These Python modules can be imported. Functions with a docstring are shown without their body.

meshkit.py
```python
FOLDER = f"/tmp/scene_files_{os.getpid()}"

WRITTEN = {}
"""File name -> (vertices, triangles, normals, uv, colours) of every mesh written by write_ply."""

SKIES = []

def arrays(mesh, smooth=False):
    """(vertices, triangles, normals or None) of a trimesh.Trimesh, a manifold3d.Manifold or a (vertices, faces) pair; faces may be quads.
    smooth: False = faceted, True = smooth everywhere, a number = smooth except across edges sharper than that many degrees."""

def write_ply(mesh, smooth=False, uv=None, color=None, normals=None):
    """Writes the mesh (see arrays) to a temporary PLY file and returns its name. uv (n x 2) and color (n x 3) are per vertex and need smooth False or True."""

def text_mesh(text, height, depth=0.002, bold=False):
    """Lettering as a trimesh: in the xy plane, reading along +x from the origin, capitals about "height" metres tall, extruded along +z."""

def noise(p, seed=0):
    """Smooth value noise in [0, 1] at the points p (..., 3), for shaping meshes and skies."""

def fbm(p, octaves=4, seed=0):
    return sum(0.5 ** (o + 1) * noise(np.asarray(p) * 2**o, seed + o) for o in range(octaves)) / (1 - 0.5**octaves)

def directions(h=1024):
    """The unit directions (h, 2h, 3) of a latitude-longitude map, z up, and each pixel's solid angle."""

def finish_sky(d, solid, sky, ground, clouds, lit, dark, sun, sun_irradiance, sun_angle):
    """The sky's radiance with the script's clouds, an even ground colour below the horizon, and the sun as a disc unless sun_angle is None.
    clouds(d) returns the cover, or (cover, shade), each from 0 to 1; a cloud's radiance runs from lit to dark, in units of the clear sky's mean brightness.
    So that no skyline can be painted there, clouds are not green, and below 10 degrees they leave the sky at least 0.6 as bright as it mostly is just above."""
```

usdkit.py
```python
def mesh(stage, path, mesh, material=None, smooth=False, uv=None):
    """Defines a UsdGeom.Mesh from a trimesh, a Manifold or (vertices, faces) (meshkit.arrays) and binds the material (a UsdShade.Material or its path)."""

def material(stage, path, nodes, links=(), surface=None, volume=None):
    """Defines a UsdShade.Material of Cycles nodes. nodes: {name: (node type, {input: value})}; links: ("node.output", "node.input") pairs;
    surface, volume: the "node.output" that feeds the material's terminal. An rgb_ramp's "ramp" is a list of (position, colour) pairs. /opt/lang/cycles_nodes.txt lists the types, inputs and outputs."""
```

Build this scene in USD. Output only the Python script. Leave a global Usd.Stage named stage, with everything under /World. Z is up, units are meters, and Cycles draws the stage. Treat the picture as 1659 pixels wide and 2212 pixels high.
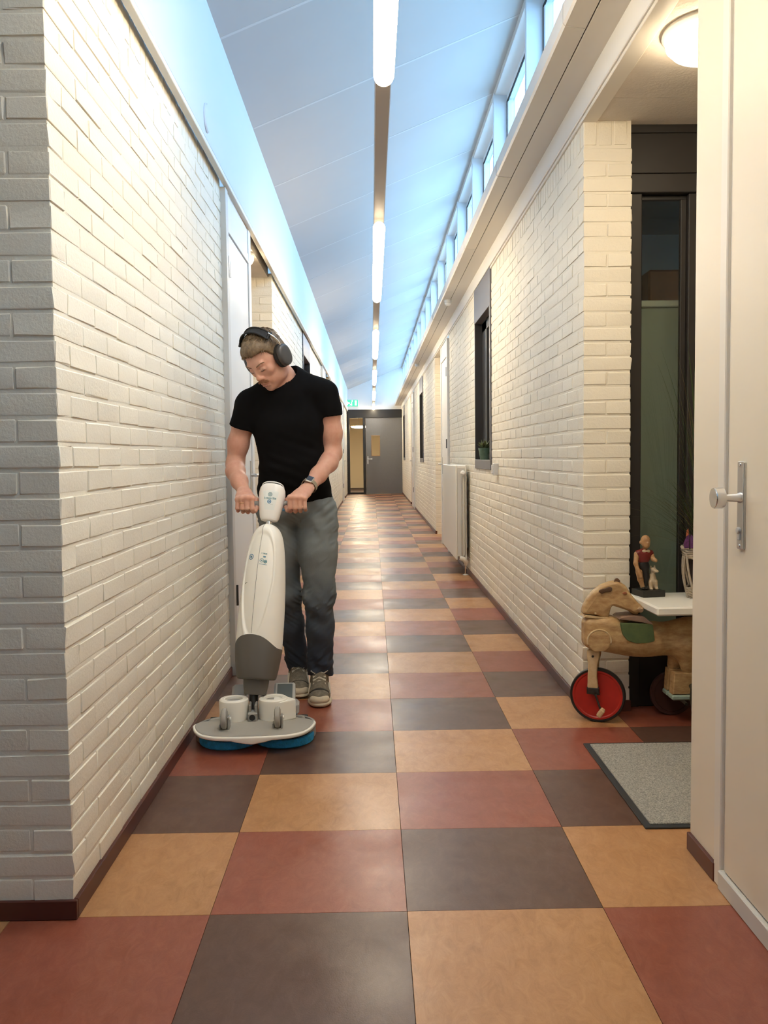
import math, numpy as np, trimesh, usdkit, meshkit, manifold3d as m3
from manifold3d import Manifold, CrossSection
from scipy.spatial import ConvexHull
from pxr import Usd, UsdGeom, UsdLux, UsdShade, Gf, Sdf
stage = Usd.Stage.CreateInMemory()
UsdGeom.SetStageUpAxis(stage, UsdGeom.Tokens.z); UsdGeom.SetStageMetersPerUnit(stage, 1.0)
world = UsdGeom.Xform.Define(stage, '/World'); stage.SetDefaultPrim(world.GetPrim())
UsdGeom.Scope.Define(stage, '/World/Looks')
PI = math.pi
# ------------------------------------------------------------------ camera, daylight, exposure
CAM_H, FPX, PITCH, YAW, ROLL = 1.1546, 1930.14, 0.0620235, 0.0126362, -0.0119401
cam = UsdGeom.Camera.Define(stage, '/World/camera')
_f = np.array([math.sin(YAW) * math.cos(PITCH), math.cos(YAW) * math.cos(PITCH), -math.sin(PITCH)])
_r = np.array([math.cos(YAW), -math.sin(YAW), 0.0]); _u = np.cross(_r, _f)
_R, _U = math.cos(ROLL) * _r + math.sin(ROLL) * _u, math.cos(ROLL) * _u - math.sin(ROLL) * _r
cam.AddTransformOp().Set(Gf.Matrix4d(*_R, 0, *_U, 0, *(-_f), 0, 0, 0, CAM_H, 1))
cam.CreateHorizontalApertureAttr(36.0); cam.CreateVerticalApertureAttr(48.0)
cam.CreateFocalLengthAttr(36.0 * FPX / 1659.0); cam.CreateClippingRangeAttr(Gf.Vec2f(0.05, 200.0))
cam.CreateExposureAttr(0.35)
SKY, SKY_COLOR, TUBE_POWER, NICHE_POWER = 1.9, (0.34, 0.64, 1.0), 46.0, 23.0
LAMP_COLOR = (1.0, 0.81, 0.55)
dome = UsdLux.DomeLight.Define(stage, '/World/sky'); dome.CreateColorAttr(Gf.Vec3f(*SKY_COLOR)); dome.CreateIntensityAttr(SKY)

# ------------------------------------------------------------------ helpers
_names = {}
def numbered(parent, name):
    k = (parent, name); n = _names.get(k, 0); _names[k] = n + 1
    return f'{parent}/{name}' if n == 0 else f'{parent}/{name}_{n:03d}'
def tag(prim, label=None, cat=None, group=None, kind=None):
    p = prim.GetPrim() if hasattr(prim, 'GetPrim') else prim
    for k, v in (('label', label), ('category', cat), ('group', group), ('kind', kind)):
        if v: p.SetCustomDataByKey(k, v)
    return p
def thing(name, label, cat, loc=(0, 0, 0), rz=0.0, group=None, kind=None):
    x = UsdGeom.Xform.Define(stage, numbered('/World', name))
    x.AddTranslateOp().Set(Gf.Vec3d(*map(float, loc)))
    if rz: x.AddRotateZOp().Set(math.degrees(rz))
    return tag(x, label, cat, group, kind)
def obj(name, mesh, material, parent=None, smooth=False, label=None, kind=None):
    if isinstance(mesh, (list,)): mesh = join(mesh)
    path = numbered('/World' if parent is None else str(parent.GetPath()), name)
    p = usdkit.mesh(stage, path, mesh, material, smooth=smooth).GetPrim()
    return tag(p, label, None, None, kind)
def single(name, mesh, material, label, cat, smooth=False, group=None, kind=None):
    return tag(obj(name, mesh, material, None, smooth), label, cat, group, kind)
def join(ms):
    vs, fs, n = [], [], 0
    for m in ms:
        v, f, _ = meshkit.arrays(m); vs.append(v); fs.append(np.asarray(f) + n); n += len(v)
    return np.vstack(vs), np.vstack(fs)
def xf(m, T=None, t=None, rz=0, rx=0, ry=0, s=None):
    v, f, _ = meshkit.arrays(m); v = np.array(v, float)
    if s is not None: v = v * np.asarray(s)
    if rx: c, q = math.cos(rx), math.sin(rx); v = v @ np.array([[1, 0, 0], [0, c, q], [0, -q, c]])
    if ry: c, q = math.cos(ry), math.sin(ry); v = v @ np.array([[c, 0, -q], [0, 1, 0], [q, 0, c]])
    if rz: c, q = math.cos(rz), math.sin(rz); v = v @ np.array([[c, q, 0], [-q, c, 0], [0, 0, 1]])
    if T is not None: v = v @ np.asarray(T)[:3, :3].T + np.asarray(T)[:3, 3]
    if t is not None: v = v + np.asarray(t, float)
    if s is not None and np.prod(np.sign(np.broadcast_to(s, 3))) < 0: f = f[:, ::-1]
    return v, f
_cb = {}
def _cham(c):
    # 24 corner points of a chamfered unit cube (signs) and its hull triangles
    if 'f' not in _cb:
        P, S = [], []
        for sx in (-1, 1):
            for sy in (-1, 1):
                for sz in (-1, 1):
                    for k in range(3):
                        S.append((sx, sy, sz)); a = [1, 1, 1]; a[k] = 0; P.append(a)
        S, P = np.array(S, float), np.array(P, float)
        pts = S * (1 - 0.2 * P); h = ConvexHull(pts); F = h.simplices.copy()
        for i, t in enumerate(F):
            if np.dot(np.cross(pts[t[1]] - pts[t[0]], pts[t[2]] - pts[t[0]]), h.equations[i, :3]) < 0: F[i] = t[::-1]
        _cb['f'] = (S, P, F)
    return _cb['f']
def box(a, b, c=0.0):
    """box between corners a and b; c: chamfer"""
    a, b = np.minimum(a, b).astype(float), np.maximum(a, b).astype(float)
    if c <= 0:
        m = trimesh.creation.box(b - a); m.apply_translation((a + b) / 2); return np.array(m.vertices), np.array(m.faces)
    S, P, F = _cham(c); h = (b - a) / 2; c = min(c, h.min() * 0.9)
    return S * (h - c * P) + (a + b) / 2, F
def frame3(d):
    d = np.asarray(d, float); d = d / np.linalg.norm(d); a = np.array([0, 0, 1.0]) if abs(d[2]) < 0.9 else np.array([1.0, 0, 0])
    x = np.cross(a, d); x /= np.linalg.norm(x); return x, np.cross(d, x), d
def tube(pts, r, n=10, cap=True, closed=False, flat=1.0):
    """sweep a circle (or ellipse: flat) of radius r (number or list) along pts"""
    P = np.asarray(pts, float); N = len(P); r = np.broadcast_to(np.asarray(r, float), (N,))
    T = np.gradient(P, axis=0) if not closed else np.roll(P, -1, 0) - np.roll(P, 1, 0)
    T /= np.linalg.norm(T, axis=1)[:, None]
    x, y, _ = frame3(T[0]); V = []
    a = np.arange(n) / n * 2 * PI
    for i in range(N):
        x = x - T[i] * (x @ T[i]); x /= np.linalg.norm(x); y = np.cross(T[i], x)
        V.append(P[i] + r[i] * (np.cos(a)[:, None] * x + flat * np.sin(a)[:, None] * y))
    V = np.vstack(V); F = []
    for i in range(N if closed else N - 1):
        j = (i + 1) % N
        for k in range(n):
            l = (k + 1) % n; F += [(i * n + k, i * n + l, j * n + l), (i * n + k, j * n + l, j * n + k)]
    if cap and not closed:
        V = np.vstack([V, P[0], P[-1]]); q = len(V)
        for k in range(n):
            l = (k + 1) % n; F += [(q - 2, l, k), (q - 1, (N - 1) * n + k, (N - 1) * n + l)]
    return V, np.array(F)
def lathe(prof, n=32, ax=(0, 0, 1), at=(0, 0, 0), ring=False):
    """revolve [(r, h)...] about the axis; ring: close the profile on itself"""
    if ring: prof = list(prof) + [prof[0]]
    prof = np.asarray(prof, float); a = np.arange(n) / n * 2 * PI; V, F = [], []
    for r, h in prof: V += [np.stack([r * np.cos(a), r * np.sin(a), np.full(n, h)], 1)]
    V = np.vstack(V); m = len(prof)
    for i in range(m - 1):
        for k in range(n):
            l = (k + 1) % n; F += [(i * n + k, i * n + l, (i + 1) * n + l), (i * n + k, (i + 1) * n + l, (i + 1) * n + k)]
    if not ring:
        V = np.vstack([V, [0, 0, prof[0, 1]], [0, 0, prof[-1, 1]]]); q = len(V)
        for k in range(n):
            l = (k + 1) % n; F += [(q - 2, l, k), (q - 1, (m - 1) * n + k, (m - 1) * n + l)]
    x, y, z = frame3(ax) if tuple(ax) != (0, 0, 1) else (np.array([1, 0, 0]), np.array([0, 1, 0]), np.array([0, 0, 1]))
    return V @ np.stack([x, y, z]) + np.asarray(at), np.array(F)
def prism(poly, z0, z1, c=0.0):
    """extrude a polygon [(x, y)...] along z, with chamfered rims"""
    from shapely.geometry import Polygon
    P = np.asarray(poly, float); pg = Polygon(P)
    if not pg.exterior.is_ccw: P = P[::-1]
    n = len(P); t = np.roll(P, -1, 0) - np.roll(P, 1, 0); t /= np.linalg.norm(t, axis=1)[:, None]
    inn = np.stack([-t[:, 1], t[:, 0]], 1)
    rings = [(0, z0), (0, z1)] if c <= 0 else [(c, z0), (0.3 * c, z0 + 0.3 * c), (0, z0 + c), (0, z1 - c), (0.3 * c, z1 - 0.3 * c), (c, z1)]
    V = np.vstack([np.c_[P + inn * d, np.full(n, z)] for d, z in rings]); F = []
    for i in range(len(rings) - 1):
        for k in range(n):
            l = (k + 1) % n; F += [(i * n + k, i * n + l, (i + 1) * n + l), (i * n + k, (i + 1) * n + l, (i + 1) * n + k)]
    v2, f2 = trimesh.creation.triangulate_polygon(Polygon(P), engine='earcut')
    from scipy.spatial import cKDTree
    idx = cKDTree(P).query(v2)[1][f2]
    ar = np.cross(P[idx[:, 1]] - P[idx[:, 0]], P[idx[:, 2]] - P[idx[:, 0]]); idx[ar < 0] = idx[ar < 0][:, ::-1]
    F = np.vstack([np.array(F), idx[:, ::-1], idx + (len(rings) - 1) * n])
    return V, F
def swap(m, order):
    """reorder axes of a mesh, e.g. 'yzx': new x is old y ..."""
    v, f, _ = meshkit.arrays(m); i = ['xyz'.index(o) for o in order]; v = np.array(v)[:, i]
    odd = np.linalg.det(np.eye(3)[i]) < 0
    return v, (f[:, ::-1] if odd else f)
def rng_(s): return np.random.default_rng(s)

# ------------------------------------------------------------------ materials
def mat(name, color, rough=0.5, var=0.0, scale=8.0, bump=0.0, bscale=60.0, dark=None, metallic=0.0, spec=0.5, rnd=0.0, extra=None, coat=0.0, mapscale=None, bdist=0.004):
    """principled with noise colour variation, fine bump, and optional variation per object"""
    n = {'p': ('principled_bsdf', {'roughness': rough, 'metallic': metallic, 'specular_ior_level': spec, 'coat_weight': coat, **(extra or {})})}
    L = []
    n['tc'] = ('texture_coordinate', {}); src = 'tc.object'
    if mapscale:
        n['mp'] = ('mapping', {'scale': mapscale}); L.append(('tc.object', 'mp.vector')); src = 'mp.vector'
    if var > 0 or dark is not None:
        n['n'] = ('noise_texture', {'scale': scale, 'detail': 5.0, 'roughness': 0.6}); L.append((src, 'n.vector'))
        d = dark if dark is not None else tuple(c * (1 - var) for c in color)
        l = color if dark is not None else tuple(min(1, c * (1 + var)) for c in color)
        n['r'] = ('rgb_ramp', {'ramp': [(0.3, d), (0.7, l)]}); L.append(('n.fac', 'r.fac')); col = 'r.color'
    else:
        n['c'] = ('color', {'value': color}); col = 'c.color'
    if rnd > 0:
        n['oi'] = ('object_info', {}); n['mr'] = ('map_range', {'from_min': 0.0, 'from_max': 1.0, 'to_min': 1 - rnd, 'to_max': 1 + rnd})
        n['hs'] = ('hsv', {}); L += [('oi.random', 'mr.value'), ('mr.result', 'hs.value'), (col, 'hs.color')]; col = 'hs.color'
    L.append((col, 'p.base_color'))
    if bump > 0:
        n['bn'] = ('noise_texture', {'scale': bscale, 'detail': 4.0, 'roughness': 0.6}); L.append((src, 'bn.vector'))
        n['b'] = ('bump', {'strength': bump, 'distance': bdist}); L += [('bn.fac', 'b.height'), ('b.normal', 'p.normal')]
    return usdkit.material(stage, f'/World/Looks/{name}', n, L, surface='p.BSDF')
def emit(name, color, strength):
    return usdkit.material(stage, f'/World/Looks/{name}', {'e': ('emission', {'color': color, 'strength': strength})}, [], surface='e.emission')
def pane(name, tint=(0.9, 0.95, 0.95), ior=1.5):
    return usdkit.material(stage, f'/World/Looks/{name}', {'t': ('transparent_bsdf', {'color': tint}), 'g': ('glossy_bsdf', {'color': (1, 1, 1), 'roughness': 0.02}), 'f': ('fresnel', {'IOR': ior}), 'ge': ('geometry', {}), 'om': ('math', {'math_type': 'subtract', 'value1': 1.0}), 'mu': ('math', {'math_type': 'multiply'}), 'm': ('mix_closure', {})},
                           [('ge.backfacing', 'om.value2'), ('om.value', 'mu.value1'), ('f.fac', 'mu.value2'), ('mu.value', 'm.fac'), ('t.BSDF', 'm.closure1'), ('g.BSDF', 'm.closure2')], surface='m.closure')
brick_paint = mat('brick_paint', (0.80, 0.75, 0.635), 0.55, var=0.03, scale=3.0, bump=0.35, bscale=90.0, rnd=0.03)
mortar_paint = mat('mortar_paint', (0.79, 0.74, 0.625), 0.6, var=0.03, scale=3.0, bump=0.3, bscale=70.0)
white_paint = mat('white_paint', (0.74, 0.73, 0.70), 0.45, var=0.012, scale=2.0, bump=0.06, bscale=40.0)
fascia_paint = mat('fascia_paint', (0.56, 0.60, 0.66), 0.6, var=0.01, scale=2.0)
cream_paint = mat('cream_paint', (0.76, 0.69, 0.57), 0.42, var=0.012, scale=2.0, bump=0.05, bscale=120.0)
cream_edge = mat('cream_edge', (0.76, 0.72, 0.65), 0.4)
grey_paint = mat('grey_paint', (0.62, 0.60, 0.56), 0.45)
trunk_paint = mat('trunking_plastic', (0.70, 0.66, 0.60), 0.4)
board_red = mat('baseboard_brown_red', (0.085, 0.022, 0.016), 0.4, var=0.15, scale=6.0)
ceil_mat = mat('ceiling_board', (0.52, 0.50, 0.475), 0.75, var=0.02, scale=1.2, bump=0.1, bscale=150.0)
ceil_seam = mat('ceiling_tape', (0.62, 0.60, 0.575), 0.7)
plaster = mat('niche_plaster', (0.70, 0.64, 0.56), 0.85, var=0.05, scale=9.0, bump=0.5, bscale=70.0)
black_gap = mat('shadow_gap', (0.012, 0.011, 0.010), 0.7)
dark_frame = mat('dark_window_frame', (0.030, 0.029, 0.030), 0.38, var=0.06, scale=5.0)
slate_frame = mat('slate_grey_frame', (0.15, 0.15, 0.165), 0.4, var=0.04, scale=5.0)
brown_frame = mat('dark_brown_frame', (0.020, 0.017, 0.016), 0.5, var=0.1, scale=5.0)
alu_frame = mat('window_alu', (0.72, 0.76, 0.80), 0.45)
steel = mat('brushed_steel', (0.62, 0.62, 0.61), 0.32, metallic=1.0)
chrome = mat('chrome', (0.75, 0.75, 0.76), 0.15, metallic=1.0)
glass_dark = pane('dark_window_glass', (0.90, 0.94, 0.91), 1.5)
glass_clear = pane('clear_glass', (0.97, 0.99, 1.0), 1.16)
black_plastic = mat('black_plastic', (0.014, 0.014, 0.015), 0.42)
def lino(name, c1, c2, c3):
    n = {'tc': ('texture_coordinate', {}), 'mp': ('mapping', {'scale': (12.0, 6.0, 1.0)}), 'n': ('noise_texture', {'scale': 2.2, 'detail': 9.0, 'roughness': 0.78, 'distortion': 0.9}),
         'n2': ('noise_texture', {'scale': 3.0, 'detail': 3.0}), 'r': ('rgb_ramp', {'ramp': [(0.28, c1), (0.5, c2), (0.72, c3)]}),
         'oi': ('object_info', {}), 'mr': ('map_range', {'to_min': 0.94, 'to_max': 1.06}), 'hs': ('hsv', {}),
         'rr': ('map_range', {'from_min': 0.3, 'from_max': 0.7, 'to_min': 0.25, 'to_max': 0.40}), 'bn': ('noise_texture', {'scale': 300.0, 'detail': 2.0}), 'b': ('bump', {'strength': 0.08, 'distance': 0.002}),
         'p': ('principled_bsdf', {'specular_ior_level': 0.5})}
    L = [('tc.object', 'mp.vector'), ('mp.vector', 'n.vector'), ('tc.object', 'n2.vector'), ('n.fac', 'r.fac'), ('oi.random', 'mr.value'), ('mr.result', 'hs.value'), ('r.color', 'hs.color'), ('hs.color', 'p.base_color'),
         ('n2.fac', 'rr.value'), ('rr.result', 'p.roughness'), ('tc.object', 'bn.vector'), ('bn.fac', 'b.height'), ('b.normal', 'p.normal')]
    return usdkit.material(stage, f'/World/Looks/{name}', n, L, surface='p.BSDF')
lino_mats = [lino('lino_red', (0.22, 0.060, 0.036), (0.27, 0.078, 0.046), (0.32, 0.105, 0.066)),
             lino('lino_dark', (0.084, 0.041, 0.028), (0.106, 0.053, 0.037), (0.132, 0.071, 0.051)),
             lino('lino_ochre', (0.36, 0.175, 0.072), (0.45, 0.23, 0.100), (0.53, 0.29, 0.135))]

# ------------------------------------------------------------------ room shell
XL, XR, Y_END, Y_BACK = -0.765, 0.932, 27.6, -3.2
ZW, COURSE, BASE = 2.59, 0.0641, 0.046
# floor: slab and linoleum tiles 0.5 m
floor = thing('floor', 'linoleum floor laid in ochre, brick red and dark brown squares', 'floor', kind='structure')
obj('screed', box((-3.2, Y_BACK - 0.2, -0.12), (3.2, Y_END + 6.2, -0.0035)), mat('screed', (0.05, 0.03, 0.025), 0.9), floor)
GX, GY = 0.0747, 2.204
def tile_mesh(x0, x1, y0, y1): return box((x0 + 0.0006, y0 + 0.0006, -0.004), (x1 - 0.0006, y1 - 0.0006, 0.0), 0.0004)
far = {0: [], 1: [], 2: []}
for row in range(-8, 51):
    y0 = GY + 0.5 * row
    for col in range(-5, 6):
        x0 = GX + 0.5 * (col - 2)
        x1 = x0 + 0.5; y1 = y0 + 0.5
        near = -0.95 < (x0 + x1) / 2 < 1.1 or (y0 < 4 and x0 < 1.4)
        k = (col - row - 1) % 3
        if -2 <= row <= 24 and near: obj('tile', tile_mesh(x0, x1, y0, min(y1, Y_END)), lino_mats[k], floor)
        elif y0 < Y_END: far[k].append(tile_mesh(x0, x1, y0, min(y1, Y_END)))
for k in range(3): obj('far_tiles', join(far[k]), lino_mats[k], floor, kind='stuff')

# brick walls ----------------------------------------------------
BL, BJ, BU, BW = 0.2135, 0.010, 0.005, 0.100
def brick(u0, u1, v0, v1, seed, T, proud=0.0, d=0.05):
    """one painted brick, front at w = proud in the wall's own frame T (u, v, w -> world)"""
    S, P, F = _cham(0); g = rng_(seed); h = np.array([(u1 - u0) / 2, (v1 - v0) / 2, d / 2]); c = np.array([0.0030, 0.0036, 0.0028])
    V = S * (h - np.minimum(c, h * 0.6) * P * 1.0) + [(u0 + u1) / 2, (v0 + v1) / 2, proud - d / 2]
    V = V + g.normal(0, 1, (24, 3)) * [0.0014, 0.0011, 0.0005] + [0, 0, g.normal(0, 0.0005)]
    V[:, 2] += (V[:, 0] - (u0 + u1) / 2) * g.normal(0, 0.0015) + (V[:, 1] - (v0 + v1) / 2) * g.normal(0, 0.007)
    return V @ T[:3, :3].T + T[:3, 3], F
def layout(u0, u1, z1, start_header, end_header, holes=(), soldier=True, z0=BASE):
    """running-bond rectangles (u0, u1, v0, v1) clipped to holes"""
    out = []; r = 0; v = z0; zs = z1 - 0.108 if soldier else z1
    while v < zs - 0.02:
        v1 = min(v + COURSE - BJ * 0.9, zs - 0.006)
        par = r % 2
        a = u0; first = True
        while a < u1 - 0.015:
            L = BL
            if first:
                L = BW if par == start_header else BL
                if start_header is None: L = BL if par == 0 else BL * 0.5
            b = min(a + L, u1)
            if u1 - b < 0.045: b = u1
            segs = [(a, b)]
            for (h0, h1, g0, g1) in holes:
                if v + COURSE * 0.5 > g0 and v + COURSE * 0.5 < g1:
                    nx = []
                    for (s, e) in segs:
                        if e <= h0 or s >= h1: nx.append((s, e))
                        else:
                            if h0 - s > 0.02: nx.append((s, h0))
                            if e - h1 > 0.02: nx.append((h1, e))
                    segs = nx
            # at a corner every course has one brick seen from both faces: it belongs to the wall whose stretcher it is
            if not (first and par == start_header): out += [(s, e, v, v1, BW if first and s == 0 else 0.05) for s, e in segs]
            a = b + BU; first = False
        v += COURSE; r += 1
    if soldier:
        a = u0
        while a < u1 - 0.02:
            b = min(a + 0.056, u1)
            if not any(b > h0 and a < h1 and g1 > zs for (h0, h1, g0, g1) in holes): out.append((a, b, zs + 0.004, z1, 0.05))
            a = b + BJ
    return out
def wallframe(origin, udir, wdir):
    T = np.eye(4); T[:3, 0] = udir; T[:3, 1] = (0, 0, 1); T[:3, 2] = wdir; T[:3, 3] = origin; return T
def cam_size(p, s):
    d = np.asarray(p) - [0, 0, CAM_H]; return s / max(0.3, d[1]) if d[1] > 0.3 else 0
def brick_wall(name, label, origin, udir, wdir, length, z1=ZW, sh=0, eh=None, holes=(), seed=0, keep=295, thick=0.10, visible=lambda p: True):
    """a wall: mortar core, bricks in view as parts (the largest in the photo), the rest one part"""
    t = thing(name, label, 'brick wall', kind='structure'); T = wallframe(origin, udir, wdir)
    rects = layout(0, length, z1, sh, eh, holes)
    core = []
    us = sorted({0.0, length, *[h for H in holes for h in H[:2]]})
    for a, b in zip(us[:-1], us[1:]):
        a2, b2 = a + (0.004 if a == 0 else 0), b - (0.004 if b == length else 0)
        hs = [H for H in holes if H[0] < (a + b) / 2 < H[1]]
        spans = [(0.0, z1)] if not hs else [s for s in ((0.0, hs[0][2]), (hs[0][3], z1)) if s[1] - s[0] > 0.01]
        core += [box((a2, s, -thick), (b2, e, -0.0028)) for s, e in spans]
    core = [(v @ T[:3, :3].T + T[:3, 3], (f if np.linalg.det(T[:3, :3]) > 0 else f[:, ::-1])) for v, f in core]
    obj('mortar', join(core), mortar_paint, t)
    flip = np.linalg.det(T[:3, :3]) < 0
    made = []
    for i, (a, b, v, w, d) in enumerate(rects):
        m = brick(a, b, v, w, seed * 7919 + i, T, d=d)
        if flip: m = (m[0], m[1][:, ::-1])
        c = m[0].mean(0); made.append((cam_size(c, min(1, abs(wdir[1]) + 0.9 / max(c[1], 0.5))) if visible(c) else 0, m))
    order = sorted(range(len(made)), key=lambda i: -made[i][0]); single_ = set(i for i in order[:keep] if made[i][0] > 0)
    for i in sorted(single_): obj('brick', made[i][1], brick_paint, t, smooth=38)
    rest = [made[i][1] for i in range(len(made)) if i not in single_]
    if rest: obj('far_bricks', join(rest), brick_paint, t, smooth=38, kind='stuff')
    return t
X_, Y_, Z_ = (1, 0, 0), (0, 1, 0), (0, 0, 1)
nX = (-1, 0, 0); nY = (0, -1, 0)
def vis_left(p): return (p[0] * FPX / max(p[1], .1) > -960)
brick_wall('wall_left', 'white painted brick wall on the left nearest the camera, running to the first white door', (XL, 2.2, 0), Y_, X_, 2.50, sh=1, seed=1, visible=vis_left)
brick_wall('wall_left', 'shaded end face of the nearest left brick wall, turned towards the camera', (XL, 2.2, 0), nX, nY, 1.9, sh=0, seed=2, visible=lambda p: p[0] > -1.0)
W_LEFT = ((7.08, 13.75, 10.1, 11.2), (16.1, 22.8, 19.1, 20.25), (25.15, 27.6, None, None))
W_RIGHT = ((3.94, 10.70, 6.95, 8.0), (13.15, 19.5, 16.1, 17.2), (21.5, 27.6, 25.1, 26.2))
ordinal = ('second', 'third', 'fourth')
for i, (a, b, h0, h1) in enumerate(W_LEFT):
    brick_wall('wall_left', f'white painted brick wall on the left, {ordinal[i]} stretch of wall from the camera', (XL, a, 0), Y_, X_, b - a, sh=1, seed=10 + i,
               holes=() if h0 is None else ((h0 - a, h1 - a, 1.04, 3.0),), keep=150 if i == 0 else 0, visible=lambda p: p[2] > 0.9)
for i, (a, b, h0, h1) in enumerate(W_RIGHT):
    brick_wall('wall_right', ('white painted brick wall on the right between toy horse and radiator', 'white painted brick wall on the right, beyond the radiator and the white door', 'white painted brick wall on the right, farthest stretch by the grey door')[i], (XR, a, 0), Y_, nX, b - a, sh=1, seed=20 + i,
               holes=((h0 - a, h1 - a, 1.04, 3.0),), keep=(295, 120, 0)[i])
brick_wall('wall_right', 'narrow brick end of the right wall beside the dark window, behind the toy horse', (XR, 3.94, 0), X_, nY, 0.21, sh=0, seed=31)
brick_wall('wall_left', 'brick wall closing the left alcove behind the cleaning person', (XL, 7.08, 0), nX, nY, 1.3, sh=0, seed=32, visible=lambda p: p[0] > -1.0 and p[2] > 1.4)
for i, y in enumerate((16.1, 25.15)):
    brick_wall('wall_left', ('brick end wall of the middle left alcove', 'brick end wall of the far left alcove')[i], (XL, y, 0), nX, nY, 1.3, sh=0, seed=33 + i, keep=0)
for i, y in enumerate((13.15, 21.5)):
    brick_wall('wall_right', ('brick end wall of the middle right alcove', 'brick end wall of the far right alcove')[i], (XR, y, 0), X_, nY, 1.3, sh=0, seed=36 + i, keep=120 if i == 0 else 0, visible=lambda p: p[0] < 1.3)
# baseboards
def strip(name, label, a, b): return tag(obj(name, box(a, b, 0.002), board_red), label, 'baseboard', None, 'structure')
strip('baseboard_left', 'dark brown-red baseboard below the nearest left brick wall', (XL - 0.02, 2.2015, 0), (XL + 0.009, 4.70, 0.05))
strip('baseboard_left', 'dark baseboard below the shaded end face of the left wall', (-2.6, 2.189, 0), (XL + 0.009, 2.2010, 0.05))
for i, (a, b, *_h) in enumerate(W_LEFT): strip('baseboard_left', f'baseboard under the {ordinal[i]} stretch of the left brick wall', (XL - 0.02, a - 0.009, 0), (XL + 0.009, b, 0.05))
for i, (a, b, *_h) in enumerate(W_RIGHT): strip('baseboard_right', ('baseboard under the right brick wall between toy horse and radiator', 'baseboard under the right brick wall beyond the radiator', 'baseboard at the far right brick wall by the grey door')[i], (XR - 0.009, a + 0.002, 0), (XR + 0.02, b, 0.05))
strip('baseboard_right', 'baseboard of the brick pier behind the toy horse wheel', (XR - 0.009, 3.931, 0), (XR + 0.215, 3.9415, 0.05))

# ceiling: sloped boards with taped seams, from the low left edge up to the clerestory
SL = 0.408
def zc(x): return 3.215 + SL * (x + 0.72)
ceiling = thing('ceiling', 'pale grey sloping ceiling of large boards rising from left to right', 'ceiling', kind='structure')
def slab_y(x0, x1, y0, y1, t=0.03, dz=0.0):
    P = [(x0, zc(x0) + dz), (x1, zc(x1) + dz), (x1, zc(x1) + t + dz), (x0, zc(x0) + t + dz)]
    return swap(xf(prism(P, -y1, -y0)), 'xzy') if False else (lambda m: (np.stack([m[0][:, 0], m[0][:, 2], m[0][:, 1]], 1), m[1][:, ::-1]))(prism(P, y0, y1))
SEAM0, SEAMP = 4.54, 1.21
ys = [Y_BACK] + [SEAM0 + SEAMP * k for k in range(-6, 20) if SEAM0 + SEAMP * k < Y_END - 0.1] + [Y_END]
for a, b in zip(ys[:-1], ys[1:]):
    obj('ceiling_panel', slab_y(-0.76, 0.96, a + 0.0015, b - 0.0015), ceil_mat, ceiling)
    if b < Y_END: obj('seam_tape', slab_y(-0.719, 0.955, b - 0.011, b + 0.011, 0.004, -0.0012), ceil_seam, ceiling)
obj('roof_deck', slab_y(-1.2, 1.11, Y_BACK - .2, Y_END + 6.2, 0.2, 0.04), ceil_mat, ceiling)
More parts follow.
